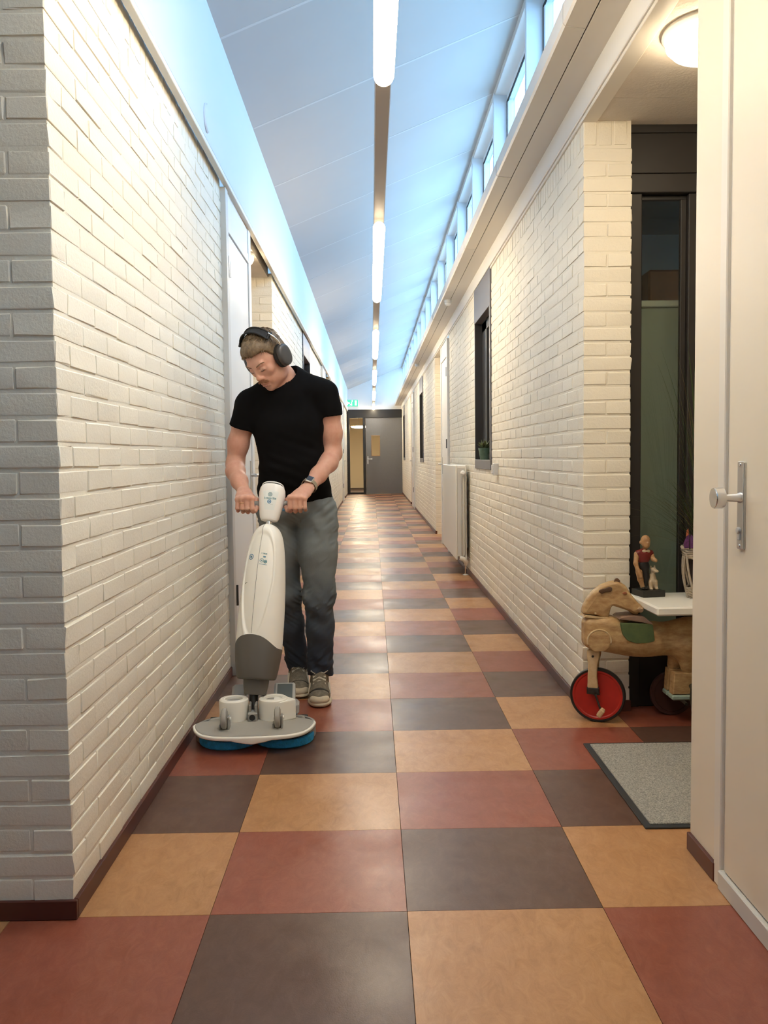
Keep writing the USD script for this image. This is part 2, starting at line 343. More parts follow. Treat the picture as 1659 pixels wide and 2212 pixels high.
# left fascia beam
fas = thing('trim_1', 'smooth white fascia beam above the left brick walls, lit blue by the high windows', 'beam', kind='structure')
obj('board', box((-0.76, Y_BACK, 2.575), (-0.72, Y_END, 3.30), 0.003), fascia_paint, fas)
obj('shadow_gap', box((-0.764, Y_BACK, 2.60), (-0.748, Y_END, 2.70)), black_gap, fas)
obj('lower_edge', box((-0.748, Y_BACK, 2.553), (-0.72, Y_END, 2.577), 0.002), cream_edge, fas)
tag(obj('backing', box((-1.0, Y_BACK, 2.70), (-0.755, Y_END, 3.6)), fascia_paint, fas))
# right lintel beam, trunking
lin = thing('trim_2', 'white lintel band along the top of the right brick wall', 'beam', kind='structure')
obj('beam', box((0.912, Y_BACK, 2.597), (0.99, Y_END, 2.715), 0.003), white_paint, lin)
obj('cover_strip', box((0.922, Y_BACK, 2.583), (0.99, Y_END, 2.60), 0.002), cream_edge, lin)
trk = thing('cable_trunking', 'long cream cable trunking box running below the high windows on the right', 'trunking', kind='structure')
cover = [(0.722, 2.80), (0.716, 2.79), (0.716, 2.722), (0.724, 2.712), (0.803, 2.712), (0.803, 2.80)]
def along_y(P, y0, y1, c=0.0): 
    m = prism(P, y0, y1, c); return np.stack([m[0][:, 0], m[0][:, 2], m[0][:, 1]], 1), m[1][:, ::-1]
obj('cover', along_y(cover, Y_BACK, Y_END), trunk_paint, trk, smooth=30)
obj('back_box', box((0.808, Y_BACK, 2.712), (0.93, Y_END, 2.79), 0.002), trunk_paint, trk)
obj('groove', box((0.80, Y_BACK, 2.716), (0.812, Y_END, 2.79)), black_gap, trk)
for k in range(14):
    y = 3.35 + 1.75 * k
    if y < Y_END: obj('joint_clip', tube([(0.7225, y, 2.80), (0.7152, y, 2.79), (0.7152, y, 2.721), (0.724, y, 2.7115), (0.80, y + 0.02, 2.7115)], 0.0016, 6), grey_paint, trk, smooth=True)
# clerestory: upper wall, fins, panes
XW = 0.955
upw = thing('wall_right', 'white upright strip of wall below and above the high windows on the right', 'wall', kind='structure')
obj('parapet', box((0.93, Y_BACK, 2.70), (1.12, Y_END, 2.83)), white_paint, upw)
obj('header', box((XW, Y_BACK, 3.845), (1.10, Y_END, 3.93)), white_paint, upw)
FIN0, FINP = 5.44, 1.42
cnt = ('first', 'second', 'third', 'fourth', 'fifth', 'sixth', 'seventh', 'eighth', 'ninth', 'tenth', 'eleventh', 'twelfth', 'thirteenth', 'fourteenth', 'fifteenth', 'sixteenth', 'seventeenth', 'eighteenth', 'nineteenth', 'twentieth')
j = 0
for k in range(-6, 16):
    y = FIN0 + FINP * k
    if y > Y_END - 0.2: break
    y1 = min(y + FINP, Y_END)
    lab = f'{cnt[j]} high window in view on the right above the trunking, counted from the camera' if k >= -1 else 'high window behind the camera position, above the trunking'
    w = thing(f'window_{j + 1}' if k >= -1 else 'window_0', lab, 'window', kind='structure', group=None if k >= -1 else 'windows behind the camera')
    if k >= -1: j += 1
    obj('fin', box((XW - 0.012, y, 2.83), (1.075, y + 0.045, 3.86), 0.003), alu_frame, w)
    obj('frame', [box((1.045, y + 0.045, 3.80), (1.10, y1, 3.85), 0.003), box((1.045, y + 0.045, 2.83), (1.10, y1, 2.88), 0.003), box((1.045, y + 0.045, 2.87), (1.10, y + 0.09, 3.81), 0.003), box((1.045, y1 - 0.045, 2.87), (1.10, y1, 3.81), 0.003)], alu_frame, w)
    obj('gasket', [box((1.042, y + 0.043, 3.855 - 0.07), (1.05, y1, 3.80)), box((1.042, y + 0.045, 2.87), (1.05, y + 0.06, 3.80)), box((1.042, y1 - 0.012, 2.87), (1.05, y1, 3.80))], black_gap, w)
    obj('pane', box((1.068, y + 0.08, 2.87), (1.074, y1 - 0.04, 3.81)), glass_clear, w)
# ------------------------------------------------------------------ alcoves, doors, windows, end wall, lamps
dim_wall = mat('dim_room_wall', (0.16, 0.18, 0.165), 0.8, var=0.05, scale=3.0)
dark_room = mat('unlit_room_wall', (0.02, 0.021, 0.02), 0.9)
niche_lamp_mat = emit('alcove_lamp_glow', LAMP_COLOR, NICHE_POWER)
def shell(name, label, parts, m, cat='wall'):
    return tag(obj(name, parts, m), label, cat, None, 'structure')
def ceiling_disc(x, y, z, r, label, group=None):
    t = thing('ceiling_lamp', label, 'lamp', (x, y, z), group=group)
    obj('rim', lathe([(r * 1.04, 0), (r * 1.06, -0.012), (r * 1.0, -0.022)], 40, ring=False), white_paint, t, smooth=40)
    obj('opal_diffuser', lathe([(r * 0.995, -0.014), (r * 0.97, -0.045), (r * 0.85, -0.066), (r * 0.6, -0.08), (r * 0.3, -0.087), (0.002, -0.09)], 40), niche_lamp_mat, t, smooth=True)
    return t
# right near alcove
ZN = 2.59
t = thing('ceiling', 'rough plastered ceiling of the alcove behind the right door post', 'ceiling', kind='structure')
obj('plaster_board', box((0.99, 2.30, ZN), (2.7, 3.694, ZN + 0.1)), plaster, t)
obj('plaster_board', box((0.99, 3.697, ZN), (2.7, 4.06, ZN + 0.1)), plaster, t)
shell('wall_right', 'side wall at the back of the right alcove', [box((2.6, 2.3, 0), (2.7, 4.1, ZN))], cream_paint)
shell('wall_right', 'end wall of the alcove hidden behind the right door post', [box((0.95, 2.42, 0), (2.6, 2.52, ZN))], cream_paint)
ceiling_disc(1.185, 3.12, ZN, 0.165, 'round glowing ceiling lamp in the alcove above the toy horse')
# dark glazed front in the alcove
GYF = 4.0
t = thing('window_30', 'tall dark-framed glazed front in the alcove behind figurine and plant', 'window', kind='structure')
obj('head_panel', box((1.145, GYF, 2.385), (2.6, GYF + 0.05, 2.575), 0.002), brown_frame, t)
obj('top_rail', box((1.145, GYF - 0.012, 2.555), (2.6, GYF + 0.05, 2.59), 0.002), brown_frame, t)
obj('cross_rail', box((1.145, GYF - 0.006, 2.30), (2.6, GYF + 0.06, 2.382), 0.003), brown_frame, t)
obj('stile', box((1.145, GYF, 0.0), (1.206, GYF + 0.06, 2.298), 0.004), brown_frame, t)
obj('stile', box((1.413, GYF, 0.0), (1.475, GYF + 0.06, 2.298), 0.004), brown_frame, t)
obj('stile', box((2.54, GYF, 0.0), (2.6, GYF + 0.06, 2.298), 0.004), brown_frame, t)
obj('glazing_bead', box((1.206, GYF + 0.035, 2.278), (1.413, GYF + 0.058, 2.298), 0.002), black_plastic, t)
obj('glazing_bead', box((1.388, GYF + 0.03, 0.32), (1.413, GYF + 0.058, 2.28), 0.003), brown_frame, t)
obj('kick_panel', box((1.206, GYF + 0.01, 0.0), (2.54, GYF + 0.05, 0.32), 0.003), brown_frame, t)
obj('pane', box((1.206, GYF + 0.04, 0.30), (1.40, GYF + 0.046, 2.285)), glass_dark, t)
obj('pane', box((1.475, GYF + 0.04, 0.30), (2.54, GYF + 0.046, 2.285)), glass_dark, t)
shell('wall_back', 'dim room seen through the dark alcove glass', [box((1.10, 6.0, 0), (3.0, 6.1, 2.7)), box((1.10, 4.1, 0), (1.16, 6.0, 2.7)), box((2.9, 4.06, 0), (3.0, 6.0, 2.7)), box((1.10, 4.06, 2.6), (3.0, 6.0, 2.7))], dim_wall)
tag(obj('cabinet', [box((1.545, 5.0, 0.0), (2.05, 5.3, 2.17), 0.01)], mat('brown_cabinet_wood', (0.20, 0.065, 0.02), 0.5, var=0.2, scale=6.0)), 'brown wooden cabinet standing in the dim room behind the alcove glass', 'cabinet')
t = thing('room_divider', 'grey-green low screen with a pale top ledge behind the dark alcove glass', 'partition')
gg = mat('screen_grey_green', (0.33, 0.365, 0.32), 0.7)
obj('panel', box((1.18, 4.42, 0.0), (1.62, 4.46, 1.87), 0.004), gg, t); obj('top_ledge', box((1.17, 4.40, 1.87), (1.63, 4.48, 1.90), 0.004), mat('screen_ledge', (0.6, 0.62, 0.58), 0.5), t)

# right near door post and door
XP = 0.913
shell('trim_3', 'broad cream post between alcove and the nearest right door', [box((XP, 2.335, 0.05), (0.985, 2.53, 2.60), 0.003)], cream_paint, 'post')
strip('baseboard_right', 'short baseboard at the foot of the cream door post', (XP - 0.009, 2.330, 0.0), (XP + 0.06, 2.533, 0.052))
t = thing('door_1', 'cream door on the right edge of the picture with knob and steel plate', 'door', kind='structure')
obj('frame_post', box((XP - 0.006, 2.292, 0.0), (0.985, 2.336, 2.60), 0.003), cream_edge, t)
obj('rebate', box((XP + 0.004, 2.276, 0.02), (0.985, 2.293, 2.60)), grey_paint, t)
obj('leaf', box((XP - 0.002, 1.30, 0.055), (XP + 0.04, 2.274, 2.596), 0.003), cream_paint, t)
obj('threshold', box((XP - 0.012, 1.22, 0.0), (XP + 0.05, 2.292, 0.052), 0.003), grey_paint, t)
obj('frame_post', box((XP - 0.006, 1.22, 0.0), (0.985, 1.296, 2.60), 0.003), cream_edge, t)
HZ = 1.024
hy = 2.185
pl = obj('handle_plate', swap(xf(prism([(-0.019 + 0.004, -0.109), (0.019 - 0.004, -0.109), (0.019, -0.105), (0.019, 0.105), (0.015, 0.109), (-0.015, 0.109), (-0.019, 0.105), (-0.019, -0.105)], 0, 0.011, 0.003), t=(hy, HZ, XP - 0.009)), 'zxy'), steel, t, smooth=30)
# knob pointing into the corridor (-X)
kz = 1.043
def side_knob(prof): return lathe(prof, 28, ax=(-1, 0, 0), at=(XP, hy - 0.004, kz))
obj('handle_knob', side_knob([(0.013, 0.006), (0.013, 0.012), (0.0105, 0.018), (0.0095, 0.045), (0.012, 0.05), (0.024, 0.052), (0.026, 0.055), (0.026, 0.074), (0.0245, 0.077)]), chrome, t, smooth=35)
obj('key_cylinder', [lathe([(0.0085, 0), (0.0085, 0.014), (0.007, 0.016)], 20, ax=(-1, 0, 0), at=(XP, hy, 0.962)), box((XP - 0.013, hy - 0.005, 0.938), (XP, hy + 0.005, 0.960), 0.002)], grey_paint, t, smooth=30)
obj('plate_screw', [lathe([(0.004, 0), (0.004, 0.010), (0.003, 0.011)], 10, ax=(-1, 0, 0), at=(XP, hy, z)) for z in (0.924, 1.124)], chrome, t, smooth=30)
shell('wall_right', 'cream wall beside the nearest right door, out of view', [box((XP + 0.01, Y_BACK, 0), (1.02, 1.22, 2.6)), box((0.985, 1.2, 0), (1.02, 2.45, 2.6))], cream_paint)

# doors along the corridor -----------------------------------------
def corridor_door(n, side, y0, y1, label, lever_far=True, ztop=2.55):
    """white door in the wall plane; side -1 left, +1 right; hinges at the near side y0"""
    x = XL if side < 0 else XR; s = -side      # s: towards the corridor
    t = thing(f'door_{n}', label, 'door', kind='structure')
    def bx(xa, xb, ya, yb, za, zb, c=0.002): return box((x + s * xa, ya, za), (x + s * xb, yb, zb), c)
    obj('frame_jamb', bx(-0.08, 0.028, y0, y0 + 0.075, 0, ztop), grey_paint if side < 0 else white_paint, t)
    obj('frame_jamb', bx(-0.08, 0.026, y1 - 0.10, y1, 0, ztop), white_paint, t)
    obj('transom_panel', bx(-0.05, 0.020, y0 + 0.07, y1 - 0.09, 2.40, ztop), white_paint, t)
    obj('frame_head', bx(-0.05, 0.024, y0 + 0.07, y1 - 0.09, 2.345, 2.402), white_paint, t)
    obj('leaf', bx(-0.03, 0.018, y0 + 0.078, y1 - 0.104, 0.012, 2.34, 0.003), white_paint, t)
    for z in (2.16, 1.30, 0.42):
        obj('hinge', [lathe([(0.009, -0.055), (0.009, 0.055)], 12, at=(x + s * 0.030, y0 + 0.076, z)), bx(0.017, 0.0225, y0 + 0.045, y0 + 0.108, z - 0.05, z + 0.05)], steel if z > 2 else dark_frame, t, smooth=30)
    yl = y1 - 0.16
    obj('lever_handle', [bx(0.014, 0.024, yl - 0.018, yl + 0.018, 0.92, 1.14, 0.003), tube([(x + s * 0.018, yl, 1.05), (x + s * 0.062, yl, 1.05), (x + s * 0.068, yl - 0.03, 1.05), (x + s * 0.066, yl - 0.12, 1.05)], 0.0095, 10)], steel, t, smooth=35)
    return t
for n, (a, b, lab) in enumerate(((4.70, 5.66, 'white door on the left wall just behind the cleaning person'), (13.75, 14.70, 'white door on the left wall in the middle of the corridor'), (22.80, 23.75, 'white door on the left wall near the grey end door'))):
    corridor_door(2 + n, -1, a, b, lab)
for n, (a, b, lab) in enumerate(((10.70, 11.75, 'white door on the right wall just past the radiator'), (19.5, 20.5, 'white door on the right wall in the far part of the corridor'))):
    corridor_door(5 + n, 1, a, b, lab)
for i, (a, b, s, zt) in enumerate(((5.64, 7.10, -1, 2.56), (14.68, 16.12, -1, 2.56), (23.73, 25.17, -1, 2.56), (11.74, 13.17, 1, 2.59), (20.49, 21.52, 1, 2.59))):
    x = XL if s < 0 else XR; o = s
    w = ('near', 'middle', 'far', 'middle right', 'far right')[i]
    shell('ceiling', f'plaster ceiling of the {w} {"left " if s < 0 else ""}alcove', [box((x + o * 0.03, a - 0.4, zt), (x + o * 1.5, b, zt + 0.12))], plaster, 'ceiling')
    shell('wall_left' if s < 0 else 'wall_right', f'cream side walls of the {w} {"left " if s < 0 else ""}alcove', [box((x + o * 1.3, a - 0.2, 0), (x + o * 1.4, b + .1, zt)), box((x + o * 0.05, a - 0.3, 0), (x + o * 1.3, a - 0.06, zt))], cream_paint)
    ceiling_disc(x + o * (0.13 if i == 0 else 0.35), a + 0.62 if i == 0 else (a + b) / 2, zt, 0.10 if i == 0 else 0.15, ('small glowing ceiling lamp in the left alcove above the head of the person', 'glowing lamp in the middle left alcove ceiling', 'glowing lamp in the far left alcove ceiling', 'glowing lamp in the right alcove beyond the radiator', 'glowing lamp in the far right alcove')[i])

# dark side windows -------------------------------------------------
def side_window(n, side, y0, y1, label):
    x = XL if side < 0 else XR; s = -side
    t = thing(f'window_{n}', label, 'window', kind='structure')
    def bx(xa, xb, ya, yb, za, zb, c=0.002): return box((x + s * xa, ya, za), (x + s * xb, yb, zb), c)
    obj('head_panel', bx(-0.05, 0.012, y0, y1, 2.31, 2.60), slate_frame, t)
    obj('bottom_panel', bx(-0.09, 0.012, y0, y1, 1.04, 1.118), slate_frame, t)
    obj('stile', bx(-0.09, 0.012, y0, y0 + 0.045, 1.118, 2.31), slate_frame, t)
    obj('stile', bx(-0.09, 0.010, y1 - 0.03, y1, 1.118, 2.31), dark_frame, t)
    obj('inner_frame', [bx(-0.085, -0.055, y0 + 0.045, y0 + 0.10, 1.118, 2.31), bx(-0.085, -0.055, y1 - 0.33, y1 - 0.03, 1.118, 2.31), bx(-0.085, -0.055, y0 + 0.045, y1 - 0.03, 2.23, 2.31), bx(-0.085, -0.055, y0 + 0.045, y1 - 0.03, 1.118, 1.17)], dark_frame, t)
    obj('pane', bx(-0.075, -0.069, y0 + 0.09, y1 - 0.32, 1.16, 2.24, 0), glass_dark, t)
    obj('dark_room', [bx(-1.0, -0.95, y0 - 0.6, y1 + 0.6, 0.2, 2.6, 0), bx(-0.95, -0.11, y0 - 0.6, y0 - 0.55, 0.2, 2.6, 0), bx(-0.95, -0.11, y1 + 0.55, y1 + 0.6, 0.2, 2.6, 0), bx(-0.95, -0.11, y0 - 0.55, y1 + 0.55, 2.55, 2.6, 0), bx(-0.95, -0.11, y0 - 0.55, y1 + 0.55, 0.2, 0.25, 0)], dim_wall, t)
    return t
for n, (y0, y1, lab) in enumerate(((10.1, 11.2, 'dark framed window on the left wall beside the person’s shoulder'), (19.1, 20.25, 'dark framed window far along the left wall'))): side_window(40 + n, -1, y0, y1, lab.replace('’', "'"))
for n, (y0, y1, lab) in enumerate(((6.95, 8.0, 'tall dark window in the right brick wall with a potted plant on its sill'), (16.1, 17.2, 'second tall dark window in the right wall, beyond the radiator'), (25.1, 26.2, 'last dark window in the right wall, by the grey door'))): side_window(50 + n, 1, y0, y1, lab)

# end wall -----------------------------------------------------------
door_grey = mat('grey_speckled_laminate', (0.16, 0.16, 0.162), 0.5, var=0.35, scale=160.0)
shell('wall_end', 'white end wall above the grey door, lit blue by the high windows', [box((-1.2, Y_END, 2.60), (1.4, Y_END + 0.12, 4.1))], white_paint)
shell('wall_end', 'hidden side pieces beside the grey end door', [box((-1.6, Y_END, 0), (-0.745, Y_END + 0.12, 2.62)), box((0.975, Y_END, 0), (1.6, Y_END + 0.12, 2.62))], brown_frame)
t = thing('window_60', 'narrow tall glass panel left of the grey door in its black frame', 'window', kind='structure')
obj('frame', [box((-0.75, Y_END - 0.03, 2.345), (0.975, Y_END + 0.08, 2.60), 0.004), box((-0.75, Y_END - 0.03, 0), (-0.68, Y_END + 0.08, 2.36), 0.004), box((-0.272, Y_END - 0.03, 0), (-0.19, Y_END + 0.08, 2.36), 0.004), box((0.935, Y_END - 0.03, 0), (0.975, Y_END + 0.08, 2.36), 0.004), box((-0.68, Y_END - 0.03, 0), (-0.272, Y_END + 0.08, 0.06), 0.004)], black_plastic, t)
obj('pane', box((-0.68, Y_END + 0.02, 0.05), (-0.272, Y_END + 0.026, 2.36)), glass_clear, t)
t = thing('door_9', 'grey speckled door at the far end of the corridor with a small window', 'door', kind='structure')
dy0, dy1 = Y_END - 0.01, Y_END + 0.035
obj('leaf', [box((-0.186, dy0, 0.01), (-0.01, dy1, 2.342)), box((0.245, dy0, 0.01), (0.933, dy1, 2.342)), box((-0.01, dy0, 0.01), (0.245, dy1, 1.18)), box((-0.01, dy0, 1.80), (0.245, dy1, 2.342))], door_grey, t)
obj('window_bead', [box((-0.02, dy0 - 0.01, 1.17), (-0.002, dy1, 1.81)), box((0.237, dy0 - 0.01, 1.17), (0.255, dy1, 1.81)), box((-0.02, dy0 - 0.01, 1.79), (0.255, dy1, 1.81)), box((-0.02, dy0 - 0.01, 1.17), (0.255, dy1, 1.188))], mat('door_window_bead', (0.32, 0.2, 0.11), 0.5), t)
obj('pane', box((0.0, dy0 + 0.012, 1.185), (0.24, dy0 + 0.018, 1.795)), glass_clear, t)
obj('lever_handle', [box((-0.15, dy0 - 0.012, 0.93), (-0.11, dy0, 1.17), 0.004), tube([(-0.13, dy0 - 0.01, 1.08), (-0.13, dy0 - 0.06, 1.08), (-0.10, dy0 - 0.066, 1.08), (0.01, dy0 - 0.066, 1.08)], 0.012, 10)], steel, t, smooth=35)
# the hall beyond the end door
shell('wall_back', 'cream hall beyond the end door', [box((-1.2, 33.4, 0), (1.6, 33.5, 2.7)), box((-1.3, Y_END + .12, 0), (-1.2, 33.5, 2.7)), box((1.5, Y_END + .12, 0), (1.6, 33.5, 2.7)), box((-1.3, Y_END + .12, 2.6), (1.6, 33.5, 2.7))], mat('hall_cream', (0.72, 0.62, 0.45), 0.6))
niche_lamp_mat = emit('hall_lamp_glow', LAMP_COLOR, 130.0)
ceiling_disc(-0.42, 29.6, 2.18, 0.26, 'oval lamp hanging in the hall behind the end door glass')
tag(obj('suspension_rod', tube([(-0.42, 29.6, 2.18), (-0.42, 29.6, 2.6)], 0.006, 8), steel), 'rod carrying the lamp in the hall behind the end door', 'rod')
# exit sign
sign_on = usdkit.material(stage, '/World/Looks/exit_sign_green', {'e': ('emission', {'color': (0.10, 0.75, 0.45), 'strength': 1.1})}, [], surface='e.emission')
sign_white = emit('exit_sign_white', (0.85, 1.0, 0.95), 3.2)
t = thing('exit_sign', 'small green lit emergency exit sign below the left fascia by the end door', 'exit sign', (-0.60, 26.9, 2.66))
obj('housing', box((-0.21, -0.02, -0.01), (0.21, 0.03, 0.205), 0.006), white_paint, t); obj('panel', box((-0.2, -0.026, 0.0), (0.2, -0.021, 0.195)), sign_on, t)
man = [(-0.01, 0.05), (0.03, 0.09), (0.02, 0.13), (0.05, 0.15), (0.075, 0.14), (0.07, 0.125), (0.05, 0.13), (0.045, 0.10), (0.06, 0.06), (0.05, 0.02), (0.035, 0.02), (0.04, 0.06), (0.01, 0.04), (-0.02, 0.03)]
def sgn(P, dx=0): return (lambda m: (np.stack([m[0][:, 0] + dx, -0.0275 - m[0][:, 2] * 1.0, m[0][:, 1]], 1), m[1]))(prism(P, 0.0, 0.001))
obj('running_figure', [sgn(man, -0.03), lathe([(0.016, 0), (0.016, 0.001)], 14, ax=(0, -1, 0), at=(0.03, -0.0275, 0.172))], sign_white, t)
obj('arrow', sgn([(-0.15, 0.095), (-0.10, 0.15), (-0.10, 0.115), (-0.05, 0.115), (-0.05, 0.075), (-0.10, 0.075), (-0.10, 0.04)]), sign_white, t)
obj('doorway', sgn([(0.10, 0.03), (0.16, 0.03), (0.16, 0.17), (0.10, 0.17)]), sign_white, t)
tag(obj('ceiling_bracket', box((-0.73, 26.9, 2.855), (-0.6, 26.925, 2.875)), white_paint), 'bracket holding the exit sign off the left fascia', 'bracket')

# lamps ----------------------------------------------------------------
# the tubes shine mostly downwards: the reflector above and the sides of the diffuser give less
tube_mat = usdkit.material(stage, '/World/Looks/tube_glow', {'g': ('geometry', {}), 's': ('separate_xyz', {}), 'm': ('map_range', {'from_min': 0.4, 'from_max': -1.0, 'to_min': 0.06 * TUBE_POWER, 'to_max': TUBE_POWER, 'clamp': True}), 'e': ('emission', {'color': LAMP_COLOR})},
                           [('g.normal', 's.vector'), ('s.z', 'm.value'), ('m.result', 'e.strength')], surface='e.emission')
rail_mat = mat('lamp_rail_metal', (0.42, 0.38, 0.345), 0.5)
XLAMP, ZT, RT = 0.064, 2.622, 0.0405
tag(obj('lamp_rail', box((XLAMP - 0.034, Y_BACK + 0.1, 2.672), (XLAMP + 0.034, Y_END - 0.02, 2.735), 0.004), rail_mat), 'long grey rail carrying the row of tube lamps down the corridor', 'lamp rail')
for k in range(0, 6):
    e = 3.57 + 4.87 * k; s0 = e - 2.62
    lab = 'tube lamp behind the camera' if k < 0 else f'glowing tube lamp on the rail, {cnt[k]} from the camera'
    if k == 0: s0 = e - 2.35
    t = thing('tube_lamp', lab, 'lamp', (XLAMP, s0, ZT))
    L = 2.62 if k else 2.35      # the first tube is the shorter one
    prof = [(0.012, 0.0), (RT * 0.75, 0.004), (RT * 0.95, 0.014), (RT, 0.03), (RT, L - 0.03), (RT * 0.95, L - 0.014), (RT * 0.75, L - 0.004), (0.012, L)]
    obj('diffuser', lathe(prof, 24, ax=(0, 1, 0)), tube_mat, t, smooth=40)
    for y in (0.1, L / 2, L - 0.15): obj('holder', box((-0.02, y, 0.036), (0.02, y + 0.05, 0.0495), 0.003), rail_mat, t)
for i, y in enumerate([0.6 + 2.435 * k for k in range(-1, 12)]):
    tag(obj('suspension_wire', tube([(XLAMP, y, 2.735), (XLAMP, y, zc(XLAMP) + 0.01)], 0.0007, 5), steel), f'thin wire holding the lamp rail, {cnt[i]} along the rail', 'wire', 'lamp rail wires')
# small fixtures
t = thing('blank_cover', 'round white cover plate on the blue-lit left fascia', 'cover plate', (-0.72, 4.09, 2.667))
obj('plate', lathe([(0.062, 0), (0.062, 0.004), (0.056, 0.009), (0.003, 0.010)], 36, ax=(1, 0, 0)), fascia_paint, t, smooth=35)
obj('screw', lathe([(0.004, 0), (0.004, 0.004)], 8, ax=(1, 0, 0), at=(0, 0.02, 0.068)), grey_paint, t)
for i, (y, z) in enumerate(((9.05, 2.69), (15.2, 2.69))):
    t = thing('motion_detector', ('white round motion detector under the trunking above the right window', 'farther white motion detector under the trunking')[i], 'detector', (0.78, y, 2.712))
    obj('base', lathe([(0.036, 0), (0.038, -0.02), (0.036, -0.026)], 28), white_paint, t, smooth=35); obj('lens', lathe([(0.034, -0.026), (0.032, -0.042), (0.022, -0.056), (0.002, -0.062)], 28), mat(f'detector_lens', (0.85, 0.84, 0.8), 0.3) if i == 0 else '/World/Looks/detector_lens', t, smooth=True)
t = thing('light_switch', 'small white surface-mounted switch on the brick wall right of the tall dark window', 'switch', (XR, 6.63, 1.05))
obj('box', box((-0.036, -0.042, -0.045), (0.004, 0.042, 0.045), 0.004), white_paint, t); obj('rocker', box((-0.044, -0.030, -0.034), (-0.034, 0.030, 0.034), 0.003), white_paint, t)
# rear and left side enclosure behind the camera
shell('wall_back', 'end of the corridor behind the camera', [box((-3.2, Y_BACK - 0.1, 0), (3.2, Y_BACK, 4.4))], cream_paint)
shell('wall_left', 'far wall of the side space left of the camera', [box((-2.7, Y_BACK, 0), (-2.6, 2.4, 2.62))], grey_paint)
shell('ceiling', 'flat ceiling of the side space left of the camera', [box((-2.7, Y_BACK, 2.56), (-0.76, 2.3, 2.7))], plaster, 'ceiling')
# ------------------------------------------------------------------ implicit surfaces: smooth unions meshed with surface nets
class Field:
    """smooth union / subtraction of rounded primitives, in the order they are added"""
    def __init__(self): self.ops = []; self.post = None
    def _add(self, fn, lo, hi, k, mode): self.ops.append((fn, np.asarray(lo, float), np.asarray(hi, float), k, mode)); return self
    def ball(self, c, r, k=0.01, mode='+'):
        c = np.asarray(c, float); return self._add(lambda p: np.linalg.norm(p - c, axis=-1) - r, c - r, c + r, k, mode)
    def cone(self, a, b, ra, rb, k=0.01, mode='+'):
        a, b = np.asarray(a, float), np.asarray(b, float); d = b - a; L2 = d @ d; R = max(ra, rb)
        def fn(p):
            h = np.clip((p - a) @ d / L2, 0, 1); return np.linalg.norm(p - a - h[..., None] * d, axis=-1) - (ra + (rb - ra) * h)
        return self._add(fn, np.minimum(a, b) - R, np.maximum(a, b) + R, k, mode)
    def chain(self, pts, rs, k=0.01, mode='+'):
        for i in range(len(pts) - 1): self.cone(pts[i], pts[i + 1], rs[i], rs[i + 1], k, mode)
        return self
    def egg(self, c, r, k=0.01, mode='+', R=None):
        c, r = np.asarray(c, float), np.asarray(r, float); R = np.eye(3) if R is None else np.asarray(R, float)   # rows: local axes
        def fn(p):
            q = (p - c) @ R.T; k0 = np.linalg.norm(q / r, axis=-1); k1 = np.linalg.norm(q / (r * r), axis=-1); return k0 * (k0 - 1) / np.maximum(k1, 1e-9)
        m = r.max(); return self._add(fn, c - m, c + m, k, mode)
    def rbox(self, c, h, rad, k=0.01, mode='+', R=None):
        c, h = np.asarray(c, float), np.asarray(h, float); R = np.eye(3) if R is None else np.asarray(R, float)
        def fn(p):
            q = np.abs((p - c) @ R.T) - (h - rad); return np.linalg.norm(np.maximum(q, 0), axis=-1) + np.minimum(q.max(-1), 0) - rad
        m = np.linalg.norm(h); return self._add(fn, c - m, c + m, k, mode)
    def half(self, c, n, mode='&'):
        """keep only the side that n points away from"""
        c, n = np.asarray(c, float), np.asarray(n, float); n = n / np.linalg.norm(n)
        return self._add(lambda p: (p - c) @ n, np.full(3, -1e9), np.full(3, 1e9), 0.004, mode)
    def eval(self, p, idx=None):
        d = np.full(p.shape[:-1], 0.2)
        for i in (range(len(self.ops)) if idx is None else idx):
            fn, lo, hi, k, mode = self.ops[i]; e = fn(p)
            if mode == '+': h = np.maximum(k - np.abs(d - e), 0) / k; d = np.minimum(d, e) - h * h * k / 4
            else:
                if mode == '-': e = -e
                h = np.maximum(k - np.abs(d - e), 0) / k; d = np.maximum(d, e) + h * h * k / 4
        return d if self.post is None else d + self.post(p)
    def mesh(self, cell=0.004, B=24):
        plus = [o for o in self.ops if o[4] == '+']
        lo = np.min([o[1] for o in plus], 0) - 4 * cell; hi = np.max([o[2] for o in plus], 0) + 4 * cell
        n = (np.ceil((hi - lo) / cell / B).astype(int)) * B + 1
        D = np.full(n, 0.2, np.float32); mg = 0.012
        for bx_ in range(0, n[0] - 1, B):
            for by_ in range(0, n[1] - 1, B):
                for bz_ in range(0, n[2] - 1, B):
                    l = lo + np.array([bx_, by_, bz_]) * cell; h = l + B * cell
                    idx = [i for i, o in enumerate(self.ops) if np.all(o[1] - mg - o[3] < h) and np.all(o[2] + mg + o[3] > l)]
                    if not any(self.ops[i][4] == '+' for i in idx): continue
                    c = ((l + h) / 2)[None]; dc = self.eval(c, idx)[0]
                    if abs(dc) > B * cell * 0.87 + 0.05: 
                        if dc < 0: D[bx_:bx_ + B + 1, by_:by_ + B + 1, bz_:bz_ + B + 1] = dc
                        continue
                    g = [l[a] + np.arange(B + 1) * cell for a in range(3)]
                    P = np.stack(np.meshgrid(*g, indexing='ij'), -1)
                    D[bx_:bx_ + B + 1, by_:by_ + B + 1, bz_:bz_ + B + 1] = self.eval(P, idx)
        return nets(D, lo, cell)
